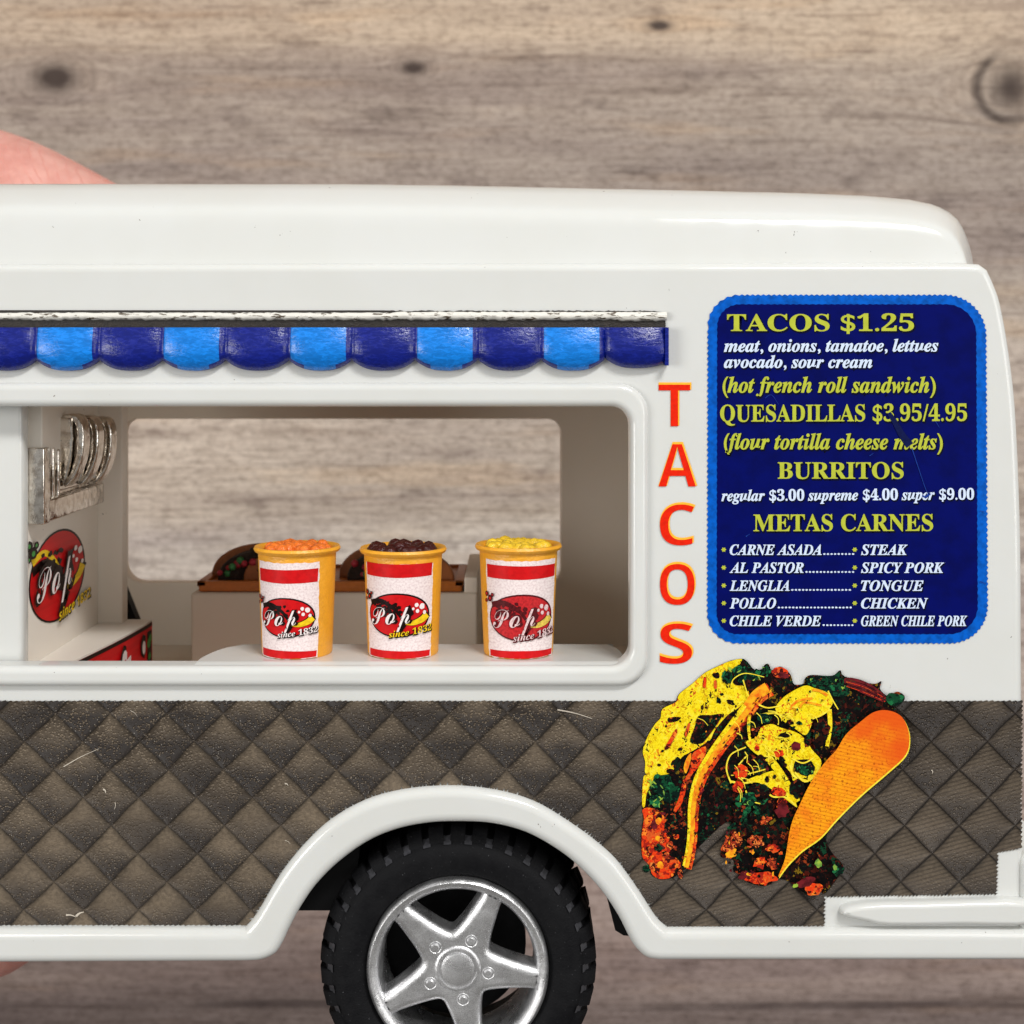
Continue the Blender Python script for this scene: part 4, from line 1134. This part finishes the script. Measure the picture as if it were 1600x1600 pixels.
# red sticker round the base
mb = MB()
P = spline([(58, 66), (70, 106), (86, 220), (100, 340), (108, 440), (109.5, 470), (109.5, 500)], 6)
def strip(y0, y1, lift, mi, a=0.0, b=1.0):
    k0, k1 = int(a * (len(P) - 1)), int(b * (len(P) - 1)); q = P[k0:k1 + 1]
    vs = [(x + lift, y0, d - lift * .2) for x, d in q] + [(x + lift, y1, d - lift * .2) for x, d in q]; m_ = len(q)
    mb.add(vs, [(i, i + 1, m_ + i + 1, m_ + i) for i in range(m_ - 1)], mi)
strip(1064, 1200, .6, 1, 0, 1); strip(1064, 1071, 1.2, 0, 0, .99); strip(1078, 1200, 1.2, 2, .80, .96)
for (a, y, r, m_) in ((.30, 1104, 26, 2), (.30, 1106, 17, 4), (.50, 1110, 34, 2), (.50, 1112, 24, 4), (.50, 1114, 10, 1), (.68, 1100, 22, 2), (.69, 1102, 13, 4)):
    i = int(a * (len(P) - 1)); x, d = P[i]
    mb.add([(x + 1.6 + (.3 if m_ == 4 else .6 if m_ == 1 else 0), y + v, d + u) for u, v in blob(0, 0, r * .9, r, 14, .12, 0, random.Random(r))], [tuple(range(14))], m_)
for k, (a, y, r) in enumerate(((.84, 1100, 9), (.90, 1092, 8), (.87, 1125, 7), (.55, 1120, 18), (.62, 1140, 16))):
    i = int(a * (len(P) - 1)); x, d = P[i]
    lp = blob(0, 0, r * 1.3, r, 12, .15, 0, random.Random(k))
    mb.add([(x + 1.9, y + v, d + u) for u, v in lp], [tuple(range(len(lp)))], 3 if k < 3 else 4)
mb.build('base_sticker', ['l_dark', 'l_red', 'l_dark', 'l_green', 'l_white'], dis)
# chrome taps: back plate, ribs and three curved levers
mb = MB()
box(mb, 18, 46, 704, 828, 70, 100, 3)
box(mb, 18, 33, 712, 826, 98, 404, 3)
box(mb, 32, 45, 790, 827, 98, 408, 4)
box(mb, 32, 40, 764, 784, 150, 400, 4)
for d in (112, 130, 150): box(mb, 30, 40 + (d - 112) * .1, 704 + (d - 112) * .2, 792, d, d + 9, 3)
tp0 = mb.build('tap_plate', 'chrome', dis)
for i, d in enumerate((175, 268, 361)):
    lv = MB()
    k = 6 * i; x0 = -3 * i; sq = lambda y: 654 + (y - 654) * .84
    arc = spline([(42, 656), (58, 654), (69, 659), (76, 676), (78, 705), (75, 742), (66, 772), (52, 796), (44, 800), (46, 790), (56, 768), (63, 740), (66, 705), (64, 682), (58, 668), (42, 668)], 4, True)
    plate(lv, [[(x + x0, sq(y) + k) for x, y in arc]], d, d + 34, 3.5, 3)
    plate(lv, [[(x + x0, sq(y) + k) for x, y in ((36, 660), (59, 662), (61, 700), (58, 745), (50, 782), (44, 796), (38, 770))]], d - 5, d + 26, 3, 2)
    lv.build('tap_lever', 'chrome', tp0)

# ================================================================== tacos on a tray on the back counter
mb = MB()
box(mb, 184, 702, 1004, 1019, 566, 800, 4)
for a, b, c, d in ((184, 702, 566, 578), (184, 702, 788, 800), (184, 196, 566, 800), (690, 702, 566, 800)): box(mb, a - 3, b + 3, 998, 1008, c, d, 2)
tr = mb.build('serving_tray', 'tray')
tag(tr, 'orange tray on the back counter inside the truck, carrying two tacos', 'tray')
def taco(label, x0, w, seed):
    t = thing('taco', label, 'taco', (x0 + w / 2, 1004, 640), 'small plastic tacos on the orange tray')
    rn = random.Random(seed); H = 68
    def half(cx, hw, h): return [(cx + hw * math.cos(math.pi * k / 20), 1003.5 - h * math.sin(math.pi * k / 20) ** .85) for k in range(21)]
    s = MB()
    plate(s, [half(x0 + w * .45, w * .45, H)], 655, 667, 4, 2)
    plate(s, [half(x0 + w * .66, w * .34, H * .86)], 600, 612, 4, 2)
    s.build('shell', 'shell', t)
    f = MB()
    plate(f, [half(x0 + w * .47, w * .38, H * .86)], 614, 654, 3, 2)
    for k in range(46):
        a = rn.uniform(.12, 3.0); q = rn.uniform(.35, 1.02)
        ball(f, x0 + w * .47 + w * .37 * q * math.cos(a), 1003 - H * .9 * q * math.sin(a), rn.uniform(604, 630), rn.uniform(6, 12), rn.choice((0, 1, 1, 2, 2)), 1)
    f.build('filling', ['fill_g', 'fill_r', 'fill_gr'], t, angle=80)
    return t
tk = 2840 / 2200
tx = lambda px: 800 + (px - 800) * (2830 / 2200)
taco('small plastic taco at the left end of the orange tray, behind the orange-topped cup', tx(326), tx(508) - tx(326), 2)
taco('small plastic taco at the right end of the orange tray, behind the dark-topped cup', tx(527), tx(711) - tx(527), 5)

# ================================================================== hand gripping the truck from behind
def hand():
    P_ = []; E_ = []; R_ = []
    def v(x, y, d, r): P_.append(W(x, y, d)); R_.append(r * S); return len(P_) - 1
    def chain(start, pts):
        a = start
        for p in pts:
            b = v(*p); E_.append((a, b)); a = b
        return a
    palm = v(-1050, 620, 1560, 330)
    chain(palm, [(-1420, 1050, 1700, 320), (-1900, 1600, 1850, 330), (-2600, 2400, 2050, 390)])
    k1 = v(-760, 190, 1400, 235); E_.append((palm, k1))
    chain(k1, [(-560, 122, 1290, 194), (-345, 230, 1230, 188), (-130, 342, 1195, 178), (50, 434, 1178, 156), (130, 480, 1172, 124)])
    k2 = v(-800, 480, 1420, 230); E_.append((palm, k2))
    chain(k2, [(-560, 520, 1330, 200), (-330, 580, 1230, 180), (-190, 620, 1180, 150), (-150, 640, 1170, 110)])
    k3 = v(-900, 800, 1440, 225); E_.append((palm, k3))
    chain(k3, [(-660, 860, 1340, 190), (-430, 900, 1230, 172), (-280, 915, 1175, 145), (-230, 918, 1170, 105)])
    k4 = v(-1060, 1060, 1450, 200); E_.append((palm, k4))
    chain(k4, [(-850, 1160, 1340, 165), (-640, 1210, 1220, 150), (-500, 1230, 1165, 128), (-450, 1232, 1160, 90)])
    th = v(-1020, 1330, 1400, 230); E_.append((palm, th))
    chain(th, [(-760, 1660, 1150, 215), (-540, 1728, 950, 200), (-350, 1722, 800, 180), (-254, 1700, 740, 148), (-219, 1680, 720, 106)])
    me = bpy.data.meshes.new('hand'); me.from_pydata(P_, E_, [])
    o = bpy.data.objects.new('hand_source', me); C.objects.link(o)
    sk = o.modifiers.new('skin', 'SKIN'); sk.use_smooth_shade = True
    for i, r in enumerate(R_): me.skin_vertices[0].data[i].radius = (r, r)
    me.skin_vertices[0].data[0].use_root = True
    sb = o.modifiers.new('sub', 'SUBSURF'); sb.levels = sb.render_levels = 3
    dg = bpy.context.evaluated_depsgraph_get(); dg.update()
    m2 = bpy.data.meshes.new_from_object(o.evaluated_get(dg))
    bpy.data.objects.remove(o)
    m2.name = 'hand'; m2.materials.clear(); m2.materials.append(M['skin']); m2.shade_smooth()
    h = bpy.data.objects.new('hand', m2); C.objects.link(h)
    tag(h, 'bare hand gripping the toy truck from behind, a fingertip above its roof', 'hand')
hand()
